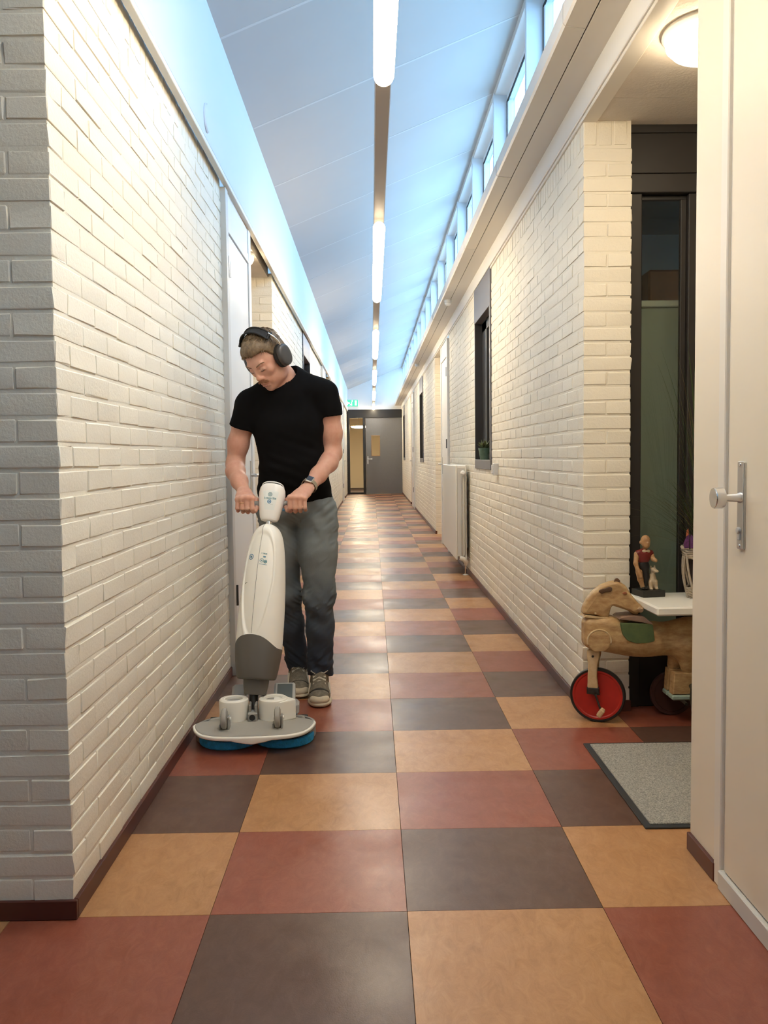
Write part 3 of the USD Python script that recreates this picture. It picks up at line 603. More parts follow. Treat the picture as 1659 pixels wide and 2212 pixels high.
def nets(D, lo, cell):
    S = D < 0
    c = np.zeros(tuple(np.array(D.shape) - 1), np.int8)
    for i, j, k in np.ndindex(2, 2, 2): c += S[i:i + c.shape[0], j:j + c.shape[1], k:k + c.shape[2]]
    act = np.argwhere((c > 0) & (c < 8)); num = np.full(c.shape, -1, np.int64); num[tuple(act.T)] = np.arange(len(act))
    acc, cn = np.zeros((len(act), 3)), np.zeros(len(act))
    for a in range(3):
        for u in range(2):
            for v in range(2):
                o0 = [0, 0, 0]; b, e = [x for x in range(3) if x != a]; o0[b], o0[e] = u, v; o1 = list(o0); o1[a] = 1
                p, q = act + o0, act + o1; d0, d1 = D[tuple(p.T)], D[tuple(q.T)]; m = (d0 < 0) != (d1 < 0)
                t = np.where(m, d0 / np.where(m, d0 - d1, 1), 0); acc[m] += (p + t[:, None] * (q - p))[m]; cn += m
    V = acc / cn[:, None] * cell + lo; F = []
    for a in range(3):
        b, e = (a + 1) % 3, (a + 2) % 3
        s0 = [slice(None)] * 3; s1 = [slice(None)] * 3; s0[a], s1[a] = slice(0, -1), slice(1, None)
        for x in (b, e): s0[x] = s1[x] = slice(1, -1)
        A, Bq = S[tuple(s0)], S[tuple(s1)]; ed = np.argwhere(A != Bq); ins = A[tuple(ed.T)]
        ed[:, b] += 1; ed[:, e] += 1
        ob, oe = np.zeros(3, int), np.zeros(3, int); ob[b], oe[e] = 1, 1
        q = np.stack([num[tuple((ed - ob - oe).T)], num[tuple((ed - oe).T)], num[tuple(ed.T)], num[tuple((ed - ob).T)]], 1)
        q[~ins] = q[~ins][:, ::-1]; F.append(q)
    F = np.vstack(F); return V, np.vstack([F[:, [0, 1, 2]], F[:, [0, 2, 3]]])
def loft(R, cap=True):
    """closed rings (m, n, 3) joined into a skin"""
    R = np.asarray(R, float); m, n, _ = R.shape; V = R.reshape(-1, 3); i = np.arange(m - 1)[:, None] * n; k = np.arange(n)[None]; l = (k + 1) % n
    F = np.vstack([np.stack([i + k, i + l, i + n + l], -1).reshape(-1, 3), np.stack([i + k, i + n + l, i + n + k], -1).reshape(-1, 3)])
    if cap:
        V = np.vstack([V, R[0].mean(0), R[-1].mean(0)]); q = len(V); k = np.arange(n); l = (k + 1) % n
        F = np.vstack([F, np.stack([np.full(n, q - 2), l, k], 1), np.stack([np.full(n, q - 1), (m - 1) * n + k, (m - 1) * n + l], 1)])
    return V, F
def clean(m):
    """drop degenerate triangles and merge vertices"""
    v, f, _ = meshkit.arrays(m); t = trimesh.Trimesh(v, f, process=True); return t

# ------------------------------------------------------------------ the floor scrubber
m_white = mat('machine_white', (0.90, 0.885, 0.82), 0.32, var=0.02, scale=5.0)
m_white2 = mat('machine_head_white', (0.88, 0.87, 0.84), 0.25)
m_grey = mat('machine_dark_grey', (0.125, 0.118, 0.105), 0.5, bump=0.15, bscale=400.0)
m_deck = mat('machine_deck_grey', (0.36, 0.35, 0.32), 0.5, bump=0.1, bscale=300.0)
m_mid = mat('machine_mid_grey', (0.30, 0.30, 0.29), 0.45)
m_black = mat('machine_black', (0.012, 0.012, 0.013), 0.45)
m_blue = mat('pad_blue', (0.03, 0.36, 0.75), 0.8, var=0.25, scale=60.0, bump=0.8, bscale=150.0)
m_clear = mat('tank_grey_clear', (0.42, 0.43, 0.43), 0.2)
m_teal = mat('print_teal', (0.16, 0.33, 0.37), 0.5)
m_blue_print = mat('print_blue', (0.09, 0.25, 0.42), 0.5)
MX, MY = -0.492, 3.60
mach = thing('floor_scrubber', 'white upright floor scrubbing machine with grey deck and blue pads, held by the person', 'floor scrubber', (MX, MY, 0), 0.05)
# pads
for sx in (-0.104, 0.118):
    p = obj('scrubbing_pad', lathe([(0.05, 0.001), (0.116, 0.001), (0.121, 0.006), (0.122, 0.026), (0.118, 0.034), (0.05, 0.036)], 56, at=(sx, 0.0, 0)), m_blue, mach, smooth=40)
    obj('pad_drive', lathe([(0.05, 0.034), (0.106, 0.034), (0.110, 0.038), (0.108, 0.052), (0.05, 0.055)], 48, at=(sx, 0.0, 0)), m_black, mach, smooth=40)
OUT = np.array([(0.0, -0.190), (0.08, -0.189), (0.15, -0.180), (0.204, -0.150), (0.233, -0.095), (0.250, -0.022), (0.250, -0.006), (0.236, 0.008), (0.19, 0.034), (0.14, 0.08), (0.10, 0.13), (0.05, 0.155)])
OUT = np.vstack([OUT, (OUT[::-1] * [-1, 1])[:-1]])
def resample(P, n):
    P = np.vstack([P, P[:1]]); s = np.r_[0, np.cumsum(np.linalg.norm(np.diff(P, axis=0), axis=1))]; u = np.linspace(0, s[-1], n, endpoint=False)
    return np.stack([np.interp(u, s, P[:, i]) for i in (0, 1)], 1)
def smooth_loop(P, k=3):
    for _ in range(k): P = (np.roll(P, 1, 0) + 2 * P + np.roll(P, -1, 0)) / 4
    return P
OL = smooth_loop(resample(OUT, 120), 4)
ctr = np.array([0, 0.0])
def ring(sc, z, nub=0.0, lift=0.0):
    q = ctr + (OL - ctr) * sc; zz = np.full(len(q), z)
    zz = zz - nub * np.clip(1 - np.abs(q[:, 0]) / 0.075, 0, 1) ** 0.7 * (q[:, 1] < -0.1) + lift * (np.abs(q[:, 0]) / 0.25) ** 2
    return np.c_[q, zz]
obj('deck_rim', loft([ring(0.93, 0.058, 0.010, .006), ring(0.985, 0.058, 0.014, .006), ring(1.0, 0.061, 0.013, .006), ring(1.003, 0.069, 0, .005), ring(0.995, 0.0735, 0, .003), ring(0.975, 0.0755, 0, .003), ring(0.93, 0.072)]), m_white, mach, smooth=50)
obj('deck', loft([ring(0.90, 0.060), ring(0.968, 0.0745, 0, .003), ring(0.955, 0.079, 0, .002), ring(0.90, 0.081), ring(0.75, 0.083), ring(0.4, 0.089), ring(0.1, 0.09)]), m_deck, mach, smooth=45)
obj('skirt', lathe([(0.118, 0.008), (0.128, 0.008), (0.128, 0.056), (0.118, 0.056)], 48, at=(0.118, 0.045, 0), ring=True), m_mid, mach, smooth=40)
obj('skirt', lathe([(0.118, 0.008), (0.128, 0.008), (0.128, 0.056), (0.118, 0.056)], 48, at=(-0.118, 0.045, 0), ring=True), m_mid, mach, smooth=40)
# two white motor cups
for i, sx in enumerate((-0.086, 0.074)):
    cup = [(0.02, 0.078), (0.056, 0.08), (0.0585, 0.084), (0.060, 0.16), (0.0585, 0.169), (0.054, 0.173), (0.040, 0.174), (0.036, 0.1715), (0.0345, 0.160), (0.033, 0.135), (0.01, 0.134)]
    h = obj('motor_cup', lathe(cup, 48, at=(sx, 0.02, 0)), m_white, mach, smooth=35)
    obj('cup_hole', lathe([(0.002, 0.1585), (0.0338, 0.1585), (0.0338, 0.1625), (0.002, 0.1630)], 36, at=(sx, 0.02, 0)), m_mid, mach, smooth=30)
    obj('cup_foot', lathe([(0.02, 0.07), (0.058, 0.07), (0.059, 0.0835), (0.02, 0.084)], 40, at=(sx, 0.02, 0)), m_black, mach, smooth=35)
obj('cup_beak', prism([(0.075, -0.037), (0.108, -0.034), (0.166, 0.006), (0.166, 0.016), (0.13, 0.06), (0.075, 0.076)], 0.084, 0.166, 0.006), m_white, mach, smooth=30)
# hinge post and neck
obj('hinge_block', [box((-0.028, -0.035, 0.083), (0.012, 0.05, 0.125), 0.006), box((-0.024, -0.02, 0.11), (-0.014, 0.05, 0.155), 0.004), box((0.0, -0.02, 0.11), (0.010, 0.05, 0.155), 0.004)], m_mid, mach, smooth=30)
obj('hinge_hole', lathe([(0.012, 0), (0.012, 0.003)], 20, ax=(0, -1, 0), at=(-0.008, -0.0345, 0.106)), m_black, mach, smooth=30)
obj('neck_hose', tube([(-0.006, 0.03, 0.12), (-0.008, 0.05, 0.16), (-0.006, 0.066, 0.2), (0.0, 0.078, 0.25)], [0.016, 0.018, 0.021, 0.026], 20), m_black, mach, smooth=40)
# rear tanks on the deck
obj('battery_box', xf(box((-0.045, -0.07, -0.03), (0.045, 0.07, 0.03), 0.008), rx=0.55, t=(0.115, 0.135, 0.135)), m_clear, mach, smooth=30)
obj('battery_lid', xf(box((-0.03, -0.062, 0.029), (0.034, 0.055, 0.034), 0.003), rx=0.55, t=(0.115, 0.135, 0.135)), mat('battery_panel', (0.10, 0.12, 0.125), 0.25), mach, smooth=30)
obj('suction_duct', xf(box((-0.032, -0.06, -0.026), (0.032, 0.06, 0.026), 0.012), rx=0.6, t=(-0.075, 0.135, 0.145)), m_clear, mach, smooth=30)
for s in (-1, 1):
    obj('squeegee_arm', tube([(s * 0.2, 0.03, 0.06), (s * 0.19, 0.12, 0.05), (s * 0.12, 0.19, 0.04), (0, 0.215, 0.035)], 0.012, 10), m_mid, mach, smooth=40)
obj('squeegee_blade', box((-0.21, 0.208, 0.002), (0.21, 0.222, 0.04), 0.003), m_black, mach)
obj('tank_rear', xf(box((-0.075, -0.04, -0.028), (0.075, 0.04, 0.028), 0.012), t=(0.10, 0.18, 0.085)), m_clear, mach, smooth=30)
# front rollers standing on the deck
for sx in (-0.112, 0.098):
    w = obj('guide_wheel', lathe([(0.006, -0.012), (0.030, -0.012), (0.040, -0.008), (0.0425, 0.0), (0.040, 0.008), (0.030, 0.012), (0.006, 0.012)], 36, ax=(1, 0, 0), at=(sx, -0.10, 0.124)), m_deck, mach, smooth=40)
    obj('wheel_bracket', [box((sx + 0.013, -0.122, 0.076), (sx + 0.021, -0.078, 0.135), 0.004), box((sx - 0.020, -0.118, 0.076), (sx - 0.013, -0.082, 0.105), 0.003)], m_mid, mach, smooth=30)
    obj('wheel_axle', lathe([(0.007, -0.016), (0.007, 0.026)], 14, ax=(1, 0, 0), at=(sx, -0.10, 0.124)), m_white, mach, smooth=30)
# column in its own frame: u across, v up the shaft, w out of the front
P0, P1 = np.array([-0.493, 3.672, 0.235]), np.array([-0.449, 3.855, 0.87])
ev = (P1 - P0); CL = np.linalg.norm(ev); ev /= CL; yaw = math.radians(20)
ew = np.array([-math.sin(yaw), -math.cos(yaw), 0]); ew -= ev * (ew @ ev); ew /= np.linalg.norm(ew); eu = np.cross(ev, ew)
# express in the machine's local frame
rzm = 0.05; Rm_ = np.array([[math.cos(rzm), math.sin(rzm), 0], [-math.sin(rzm), math.cos(rzm), 0], [0, 0, 1]])
def loc(p): return (np.asarray(p) - [MX, MY, 0]) @ Rm_.T
def colpt(u, v, w): return loc(P0 + np.multiply.outer(u, eu) + np.multiply.outer(v, ev) + np.multiply.outer(w, ew))
VK = [0.0, 0.02, 0.06, 0.14, 0.24, 0.36, 0.46, 0.54, 0.60, 0.632, 0.650, 0.660]
HK = [0.078, 0.083, 0.089, 0.0965, 0.0955, 0.091, 0.084, 0.0755, 0.064, 0.050, 0.033, 0.012]
from scipy.interpolate import PchipInterpolator
hwf, hdf = PchipInterpolator(VK, HK), PchipInterpolator(VK, [0.058, 0.062, 0.068, 0.074, 0.076, 0.074, 0.069, 0.062, 0.052, 0.041, 0.028, 0.010])
def colring(v, a, grow=0.0, panel=True):
    """v may vary around the ring"""
    v = np.broadcast_to(v, a.shape); hw, hd = hwf(v) + grow, hdf(v) + grow
    ca, sa = np.cos(a), np.sin(a); e = 2 / 2.7
    u = hw * np.sign(ca) * np.abs(ca) ** e; w = hd * np.sign(sa) * np.abs(sa) ** e
    w = w + 0.010 * np.clip(1 - np.abs(u) / (hw + 1e-6), 0, 1) * (sa > 0)
    if panel:
        # sunken front panel with a raised lip
        vc, vr, ur = 0.395, 0.232, 0.069 - 0.022 * np.clip((0.40 - v) / 0.25, 0, 1)
        q = ((np.abs(u) / ur) ** 2.6 + (np.abs(v - vc) / vr) ** 2.6) ** (1 / 2.6)
        t = np.clip((1.0 - q) / 0.10, 0, 1); t = t * t * (3 - 2 * t)
        w = w - (0.0075 * t - 0.0022 * np.exp(-((q - 1.06) / 0.05) ** 2)) * (sa > 0.15)
    return colpt(u, v, w)
A = np.linspace(0, 2 * PI, 161)[:-1]
def vb(a):   # boundary between grey foot and white shell: an arch at the front
    return 0.128 + 0.052 * np.clip(np.sin(a), 0, 1) ** 2.0
rows_w = [colring(vb(A) + (0.6595 - vb(A)) * t, A) for t in np.linspace(0, 1, 110) ** 1.0]
obj('shell', loft(rows_w), m_white, mach, smooth=35)
obj('grey_foot', loft([colring(0.0 + 0 * A, A, -0.006, False), colring(0.002 + 0 * A, A, -0.001, False)] + [colring(0.006 + (vb(A) - 0.006) * t, A, 0.0012, False) for t in np.linspace(0, 1, 16)] + [colring(vb(A) + 0.0005, A, -0.003, False)]), m_grey, mach, smooth=35)
obj('foot_neck', loft([np.array(colpt(s * 0.056 * np.cos(A) * 1.0, np.full_like(A, v), s * 0.042 * np.sin(A))) for v, s in ((-0.062, 0.78), (-0.058, 0.86), (-0.02, 0.98), (0.004, 1.0))]), m_grey, mach, smooth=40)
def on_front(u, v):
    """front surface points of the column"""
    u, v = np.asarray(u, float), np.asarray(v, float); hw, hd = hwf(v), hdf(v)
    w = hd * np.clip(1 - np.abs(u / hw) ** 2.7, 0, 1) ** (1 / 2.7) + 0.010 * np.clip(1 - np.abs(u) / hw, 0, 1)
    ur = 0.069 - 0.022 * np.clip((0.40 - v) / 0.25, 0, 1); q = ((np.abs(u) / ur) ** 2.6 + (np.abs(v - 0.395) / 0.232) ** 2.6) ** (1 / 2.6)
    t = np.clip((1.0 - q) / 0.10, 0, 1); t = t * t * (3 - 2 * t)
    return w - 0.0075 * t + 0.0022 * np.exp(-((q - 1.06) / 0.05) ** 2)
vv = np.linspace(0.185, 0.652, 60); obj('seam', tube(colpt(np.zeros_like(vv), vv, on_front(0 * vv, vv) + 0.0002), 0.0011, 6), m_mid, mach, smooth=True)
def decal(name, m, u0, v0, material, parent=mach, tilt=0.0, h=0.0009):
    """a flat print mesh (x, y) laid on the column front"""
    v, f, _ = meshkit.arrays(m); c, s = math.cos(tilt), math.sin(tilt); u = u0 + v[:, 0] * c - v[:, 1] * s; w = v0 + v[:, 0] * s + v[:, 1] * c
    return obj(name, (colpt(u, w, on_front(u, w) + h * (0.4 + (v[:, 2] > v[:, 2].mean()))), f), material, parent)
def ringmesh(r0, r1, n=36, sx=1.0):
    a = np.arange(n) / n * 2 * PI; V = np.vstack([np.stack([r * np.cos(a) * sx, r * np.sin(a), np.full(n, z)], 1) for r, z in ((r0, 0), (r0, 1), (r1, 1), (r1, 0))]); F = []
    for i in range(4):
        for k in range(n): l = (k + 1) % n; j = (i + 1) % 4; F += [(i * n + k, j * n + l, i * n + l), (i * n + k, j * n + k, j * n + l)]
    return V, np.array(F)
decal('round_logo', join([ringmesh(0.0095, 0.0125), ringmesh(0.0005, 0.005)]), -0.040, 0.508, m_blue_print)
decal('print', meshkit.text_mesh('i-mop', 0.006, 1.0, True), 0.010, 0.520, m_teal, tilt=-0.12)
decal('print', box((-0.004, -0.003, 0), (0.006, 0.003, 1)), 0.024, 0.507, m_blue_print, tilt=-0.12)
decal('round_logo', join([ringmesh(0.0068, 0.0085), ringmesh(0.0004, 0.003)]), 0.015, 0.491, m_teal)
decal('round_logo', join([ringmesh(0.0050, 0.0072), ringmesh(0.0004, 0.004)]), 0.031, 0.486, m_teal)
decal('print', box((-0.016, -0.0008, 0), (0.016, 0.0008, 1)), 0.022, 0.474, m_blue_print, tilt=-0.12)
decal('scuff', prism([(-0.008, -0.004), (0.009, 0.003), (0.002, 0.0035), (-0.006, 0.0005)], 0, 1), -0.052, 0.395, mat('scuff_grey', (0.33, 0.35, 0.29), 0.6))
# handle head
H0, H1 = np.array([-0.4485, 3.861, 0.881]), np.array([-0.4335, 3.905, 1.022])
hv = H1 - H0; HL = np.linalg.norm(hv); hv /= HL; hw_ = np.array([-0.05, -1.0, 0]); hw_ -= hv * (hw_ @ hv); hw_ /= np.linalg.norm(hw_); hu = np.cross(hv, hw_)
def headpt(u, v, w): return loc(H0 + np.multiply.outer(u, hu) + np.multiply.outer(v, hv) + np.multiply.outer(w, hw_))
def headring(v, hwid, hdep, n=2.4, slope=0.0):
    ca, sa = np.cos(A), np.sin(A); e = 2 / n; return headpt(hwid * np.sign(ca) * np.abs(ca) ** e, v + slope * sa, hdep * np.sign(sa) * np.abs(sa) ** e)
TS = 0.014
obj('handle_head', loft([headring(0.0, 0.028, 0.022), headring(0.003, 0.036, 0.029), headring(0.014, 0.042, 0.034), headring(0.06, 0.0505, 0.040), headring(0.10, 0.0565, 0.043), headring(0.122, 0.0575, 0.044, slope=TS * .5), headring(0.138, 0.055, 0.042, slope=TS), headring(0.146, 0.051, 0.039, slope=TS), headring(0.147, 0.046, 0.035, slope=TS)]), m_white2, mach, smooth=40)
obj('display_gasket', loft([headring(0.145, 0.0475, 0.0365, slope=TS), headring(0.1515, 0.0475, 0.0365, slope=TS)]), m_black, mach, smooth=40)
obj('display_cap', loft([headring(0.151, 0.049, 0.038, slope=TS), headring(0.155, 0.0485, 0.0375, slope=TS), headring(0.157, 0.045, 0.034, slope=TS)]), m_white2, mach, smooth=40)
obj('neck_tube', tube([loc(P1 + ev * -0.02), loc(H0 + hv * 0.01)], 0.0125, 18), chrome, mach, smooth=40)
def head_front(u, v):
    hwid = np.interp(v, [0.02, 0.06, 0.10, 0.122, 0.14], [0.042, 0.0505, 0.0565, 0.0575, 0.055]); hd = np.interp(v, [0.02, 0.06, 0.10, 0.122, .14], [0.034, 0.040, 0.043, 0.044, .042])
    return hd * np.clip(1 - np.abs(u / hwid) ** 2.4, 0, 1) ** (1 / 2.4)
def hdecal(name, m, u0, v0, material, h=0.0008):
    v, f, _ = meshkit.arrays(m); u = u0 + v[:, 0]; q = v0 + v[:, 1]
    return obj(name, (headpt(u, q, head_front(u, q) + h * (0.4 + (v[:, 2] > v[:, 2].mean()))), f), material, mach)
def gridpoly(u0, u1, v0, v1, taper, n=14):
    """a thin curved label plate"""
    us, vs = np.linspace(-1, 1, n), np.linspace(0, 1, n); V = []
    for z in (0, 1):
        for b in vs:
            w0 = u0 + (u1 - u0) * b
            for a_ in us: V.append((a_ * w0, v0 + (v1 - v0) * b - 0.006 * a_ * a_ * b, z))
    V = np.array(V); F = []
    for j_ in range(n - 1):
        for i_ in range(n - 1):
            a_ = j_ * n + i_; F += [(a_ + n * n, a_ + n * n + 1, a_ + n * n + n + 1), (a_ + n * n, a_ + n * n + n + 1, a_ + n * n + n), (a_, a_ + n + 1, a_ + 1), (a_, a_ + n, a_ + n + 1)]
    return V, np.array(F)
hdecal('label_plate', gridpoly(0.020, 0.034, 0.042, 0.128, 0), 0, 0, mat('label_white', (0.80, 0.84, 0.82), 0.35), 0.0005)
hdecal('round_logo', join([ringmesh(0.007, 0.009), ringmesh(0.0035, 0.005), ringmesh(0.0003, 0.0015)]), -0.002, 0.109, m_teal, 0.0012)
tm = meshkit.text_mesh('i-mop lite', 0.0085, 1.0, True); tm.apply_translation([-tm.bounds[:, 0].mean(), 0, 0]); tm.apply_scale([0.052 / np.ptp(tm.bounds[:, 0]), 1, 1]); hdecal('print', tm, -0.001, 0.0885, m_teal, 0.0012)
hdecal('round_logo', join([ringmesh(0.0052, 0.0085), ringmesh(0.0003, 0.003)]), -0.003, 0.0775, m_blue_print, 0.0012)
hdecal('print', box((-0.016, -0.0004, 0), (0.016, 0.0004, 1)), -0.002, 0.0655, mat('print_pale', (0.6, 0.62, 0.6), 0.5), 0.0012)
# handle bars
GRIP_Y, GRIP_Z = 3.893, 0.953
for s, xa, xb in ((-1, -0.485, -0.590), (1, -0.392, -0.288)):
    obj('grip', [tube([loc((xa, GRIP_Y, GRIP_Z)), loc((xb, GRIP_Y + 0.012, GRIP_Z + 0.004))], 0.0145, 16)], m_mid, mach, smooth=40)
    obj('trigger', tube([loc((xa - s * 0.002, GRIP_Y - 0.002, GRIP_Z - 0.024)), loc((xa + s * 0.035, GRIP_Y, GRIP_Z - 0.0235))], 0.0065, 12), m_blue_print, mach, smooth=40)
# ------------------------------------------------------------------ things in the alcove: toy horse, table, figurine, basket, mat
h_wood = mat('horse_worn_paint', (0.60, 0.41, 0.20), 0.5, scale=22.0, dark=(0.36, 0.20, 0.08), bump=0.15, bscale=60.0, mapscale=(1.0, 1.0, 2.5))
h_pale = mat('horse_pale_edge', (0.66, 0.50, 0.30), 0.55, scale=20.0, dark=(0.48, 0.31, 0.14), bump=0.1, bscale=60.0)
h_green = mat('horse_green_paint', (0.115, 0.16, 0.06), 0.55, scale=30.0, dark=(0.075, 0.12, 0.05))
h_red = mat('wheel_red', (0.42, 0.022, 0.014), 0.35, var=0.2, scale=9.0)
h_black = mat('wheel_black_rim', (0.012, 0.011, 0.010), 0.5)
h_leather = mat('horse_leather', (0.11, 0.055, 0.028), 0.6, var=0.2, scale=30.0)
h_seat = mat('horse_saddle_seat', (0.27, 0.17, 0.12), 0.55, var=0.15, scale=20.0)
h_iron = mat('horse_dark_iron', (0.05, 0.045, 0.04), 0.45, var=0.3, scale=60.0, metallic=0.5)
h_mint = mat('horse_mint_plate', (0.34, 0.44, 0.36), 0.5, var=0.1, scale=20.0)
HYC = 3.79
horse = thing('toy_horse', 'old tan wooden toy horse on wheels with red front wheel and green saddle cloth', 'toy horse', (0.955, HYC, 0))
def xz(P, y0, y1, c=0.0, n=0, k=0):
    """a plank cut to an outline in x, z (world numbers), from depth y0 to y1"""
    P = np.asarray(P, float)
    if n: P = smooth_loop(resample(P, n), k)
    v, f = prism(P, y0, y1, c); return np.stack([v[:, 0] - 0.955, v[:, 2] - HYC, v[:, 1]], 1), f[:, ::-1]
F_ = Field()
def hx(x, y, z): return (x - 0.955, y - HYC, z)
F_.rbox(hx(0.962, 3.79, 0.392), (0.066, 0.052, 0.068), 0.03, 0.03).rbox(hx(1.02, 3.79, 0.385), (0.07, 0.052, 0.07), 0.04, 0.03)
F_.egg(hx(1.16, 3.79, 0.358), (0.20, 0.060, 0.078), 0.03).egg(hx(1.36, 3.79, 0.36), (0.125, 0.066, 0.092), 0.04).cone(hx(1.33, 3.755, 0.33), hx(1.335, 3.755, 0.235), 0.05, 0.026, 0.03).cone(hx(1.33, 3.825, 0.33), hx(1.30, 3.825, 0.235), 0.05, 0.026, 0.03)
F_.cone(hx(1.45, 3.79, 0.40), hx(1.50, 3.79, 0.30), 0.022, 0.016, 0.03)
body = obj('body', F_.mesh(0.006), h_wood, horse, smooth=True)
NECK = [(0.89, 0.475), (0.896, 0.504), (0.912, 0.536), (0.938, 0.568), (0.97, 0.594), (1.005, 0.608), (1.037, 0.614), (1.057, 0.605), (1.076, 0.592), (1.089, 0.569), (1.108, 0.543), (1.128, 0.52), (1.146, 0.504), (1.149, 0.488), (1.138, 0.476), (1.127, 0.480), (1.122, 0.466), (1.106, 0.469), (1.083, 0.489), (1.057, 0.499), (1.031, 0.507), (1.018, 0.512), (1.01, 0.496), (0.999, 0.459), (0.967, 0.461), (0.941, 0.47)]
hd = xz(NECK, HYC - 0.040, HYC + 0.034, 0.012, 150, 2)
def turn(m, a=0.16, cx=-0.01):
    v, f, _ = meshkit.arrays(m); v = np.array(v); x, y = v[:, 0] - cx, v[:, 1]; w = np.clip((v[:, 2] - 0.47) / 0.03, 0, 1); an = -a * w
    return np.stack([cx + x * np.cos(an) - y * np.sin(an), x * np.sin(an) + y * np.cos(an), v[:, 2]], 1), f
head = obj('head', turn(hd), h_wood, horse, smooth=32)
obj('ear', turn(xz([(0.958, 0.572), (0.965, 0.582), (0.985, 0.585), (1.003, 0.594), (1.017, 0.59), (1.013, 0.573), (0.992, 0.572), (0.972, 0.563)], HYC - 0.048, HYC - 0.036, 0.003, 40, 2)), h_leather, horse, smooth=35)
obj('ear', turn(xz([(1.02, 0.60), (1.03, 0.624), (1.04, 0.628), (1.052, 0.616), (1.05, 0.60)], HYC - 0.02, HYC - 0.008, 0.002, 30, 1)), h_leather, horse, smooth=35)
obj('eye', turn(xz([(1.057, 0.565), (1.065, 0.573), (1.075, 0.571), (1.077, 0.563), (1.066, 0.560)], HYC - 0.044, HYC - 0.036, 0.002, 24, 1)), mat('horse_eye_brown', (0.30, 0.10, 0.045), 0.45), horse, smooth=35)
obj('nose_patch', turn(xz([(1.118, 0.498), (1.128, 0.509), (1.142, 0.503), (1.144, 0.490), (1.136, 0.481), (1.124, 0.487)], HYC - 0.0425, HYC - 0.036, 0.002, 30, 1)), mat('horse_nose_pink', (0.58, 0.42, 0.27), 0.5), horse, smooth=35)
obj('neck_collar', xz([(0.893, 0.461), (0.90, 0.472), (0.965, 0.463), (0.999, 0.460), (0.999, 0.452), (0.95, 0.455)], HYC - 0.043, HYC + 0.04, 0.003), h_pale, horse, smooth=30)
obj('neck_bolt', lathe([(0.005, 0), (0.005, 0.004), (0.002, 0.006)], 12, ax=(0, -1, 0), at=(0.94 - 0.955, -0.041, 0.479)), h_pale, horse, smooth=35)
sad = obj('saddle', xz([(1.037, 0.455), (1.05, 0.466), (1.10, 0.470), (1.14, 0.466), (1.178, 0.437), (1.176, 0.430), (1.13, 0.442), (1.08, 0.449)], HYC - 0.066, HYC + 0.05, 0.004), h_seat, horse, smooth=32)
obj('saddle_cloth', xz([(1.041, 0.44), (1.178, 0.436), (1.188, 0.36), (1.15, 0.352), (1.112, 0.352), (1.072, 0.364), (1.05, 0.392)], HYC - 0.0645, HYC - 0.045, 0.003, 60, 1), h_green, horse, smooth=32)
sh = obj('shoulder_disc', xz([(0.951 + 0.050 * math.cos(a), 0.364 + 0.048 * max(math.sin(a), -0.92)) for a in np.linspace(0, 2 * PI, 48, endpoint=False)], HYC - 0.068, HYC - 0.04, 0.006), h_wood, horse, smooth=32)
obj('disc_edge', tube([(0.951 - 0.955 + 0.050 * math.cos(a), -0.064, 0.364 + 0.048 * math.sin(a)) for a in np.linspace(-0.2, PI + 0.3, 30)], 0.0045, 8), h_pale, horse, smooth=True)
# front fork: two legs, wheel between, all turned a little to the left
FX, fz = 0.952, 0.40
def steer(m): return xf(m, rz=-0.36)
def fork(P, y0, y1, c, n=0, k=0):
    P = np.asarray(P, float)
    if n: P = smooth_loop(resample(P, n), k)
    v, f = prism(P, y0, y1, c); return steer((np.stack([v[:, 0], v[:, 2], v[:, 1]], 1), f[:, ::-1]))
LEGP = [(-0.036, 0.318), (0.018, 0.318), (0.016, 0.285), (0.008, 0.254), (0.007, 0.20), (0.013, 0.153), (-0.034, 0.153), (-0.032, 0.20), (-0.03, 0.254), (-0.036, 0.29)]
lg = obj('front_leg', fork(LEGP, -0.042, -0.018, 0.006, 70, 1), h_pale, horse, smooth=32)
obj('hoof', fork([(-0.036, 0.157), (0.015, 0.157), (0.019, 0.126), (-0.036, 0.128)], -0.044, -0.017, 0.005), h_iron, horse, smooth=30)
lg = obj('front_leg', fork(LEGP, 0.020, 0.044, 0.006, 70, 1), h_wood, horse, smooth=32)
obj('hoof', fork([(-0.036, 0.157), (0.015, 0.157), (0.019, 0.126), (-0.036, 0.128)], 0.018, 0.045, 0.005), h_iron, horse, smooth=30)
obj('leg_bolt', steer(lathe([(0.005, 0), (0.005, 0.003)], 10, ax=(0, -1, 0), at=(-0.01, -0.042, 0.293))), h_iron, horse, smooth=30)
def wheel(cx, cy, r, st):
    g = st if st else (lambda m: m)
    w = obj('wheel', g(lathe([(0.008, -0.008), (r * 0.30, -0.008), (r * 0.80, -0.008), (r * 0.84, -0.011), (r * 0.92, -0.011), (r * 0.92, 0.011), (r * 0.84, 0.011), (r * 0.80, 0.008), (0.008, 0.008)], 56, ax=(0, 1, 0), at=(cx, cy, r))), h_red, horse, smooth=30)
    p = stage.GetPrimAtPath(w.GetPath())
    obj('tyre', g(lathe([(r * 0.90, -0.0115), (r * 0.97, -0.0125), (r, -0.008), (r, 0.008), (r * 0.97, 0.0125), (r * 0.90, 0.0115)], 56, ax=(0, 1, 0), at=(cx, cy, r), ring=True)), h_black, w, smooth=40)
wheel(0.006, 0.0, 0.118, steer)
obj('axle', steer(tube([(0.003, -0.058, 0.131), (0.003, 0.056, 0.131)], 0.006, 10)), h_iron, horse, smooth=40)
obj('pedal_crank', steer([tube([(0.003, -0.050, 0.131), (0.003, -0.056, 0.131), (0.024, -0.058, 0.072)], 0.0045, 8), tube([(0.022, -0.052, 0.068), (0.022, -0.085, 0.066)], 0.0065, 8)][0]), h_iron, horse, smooth=40)
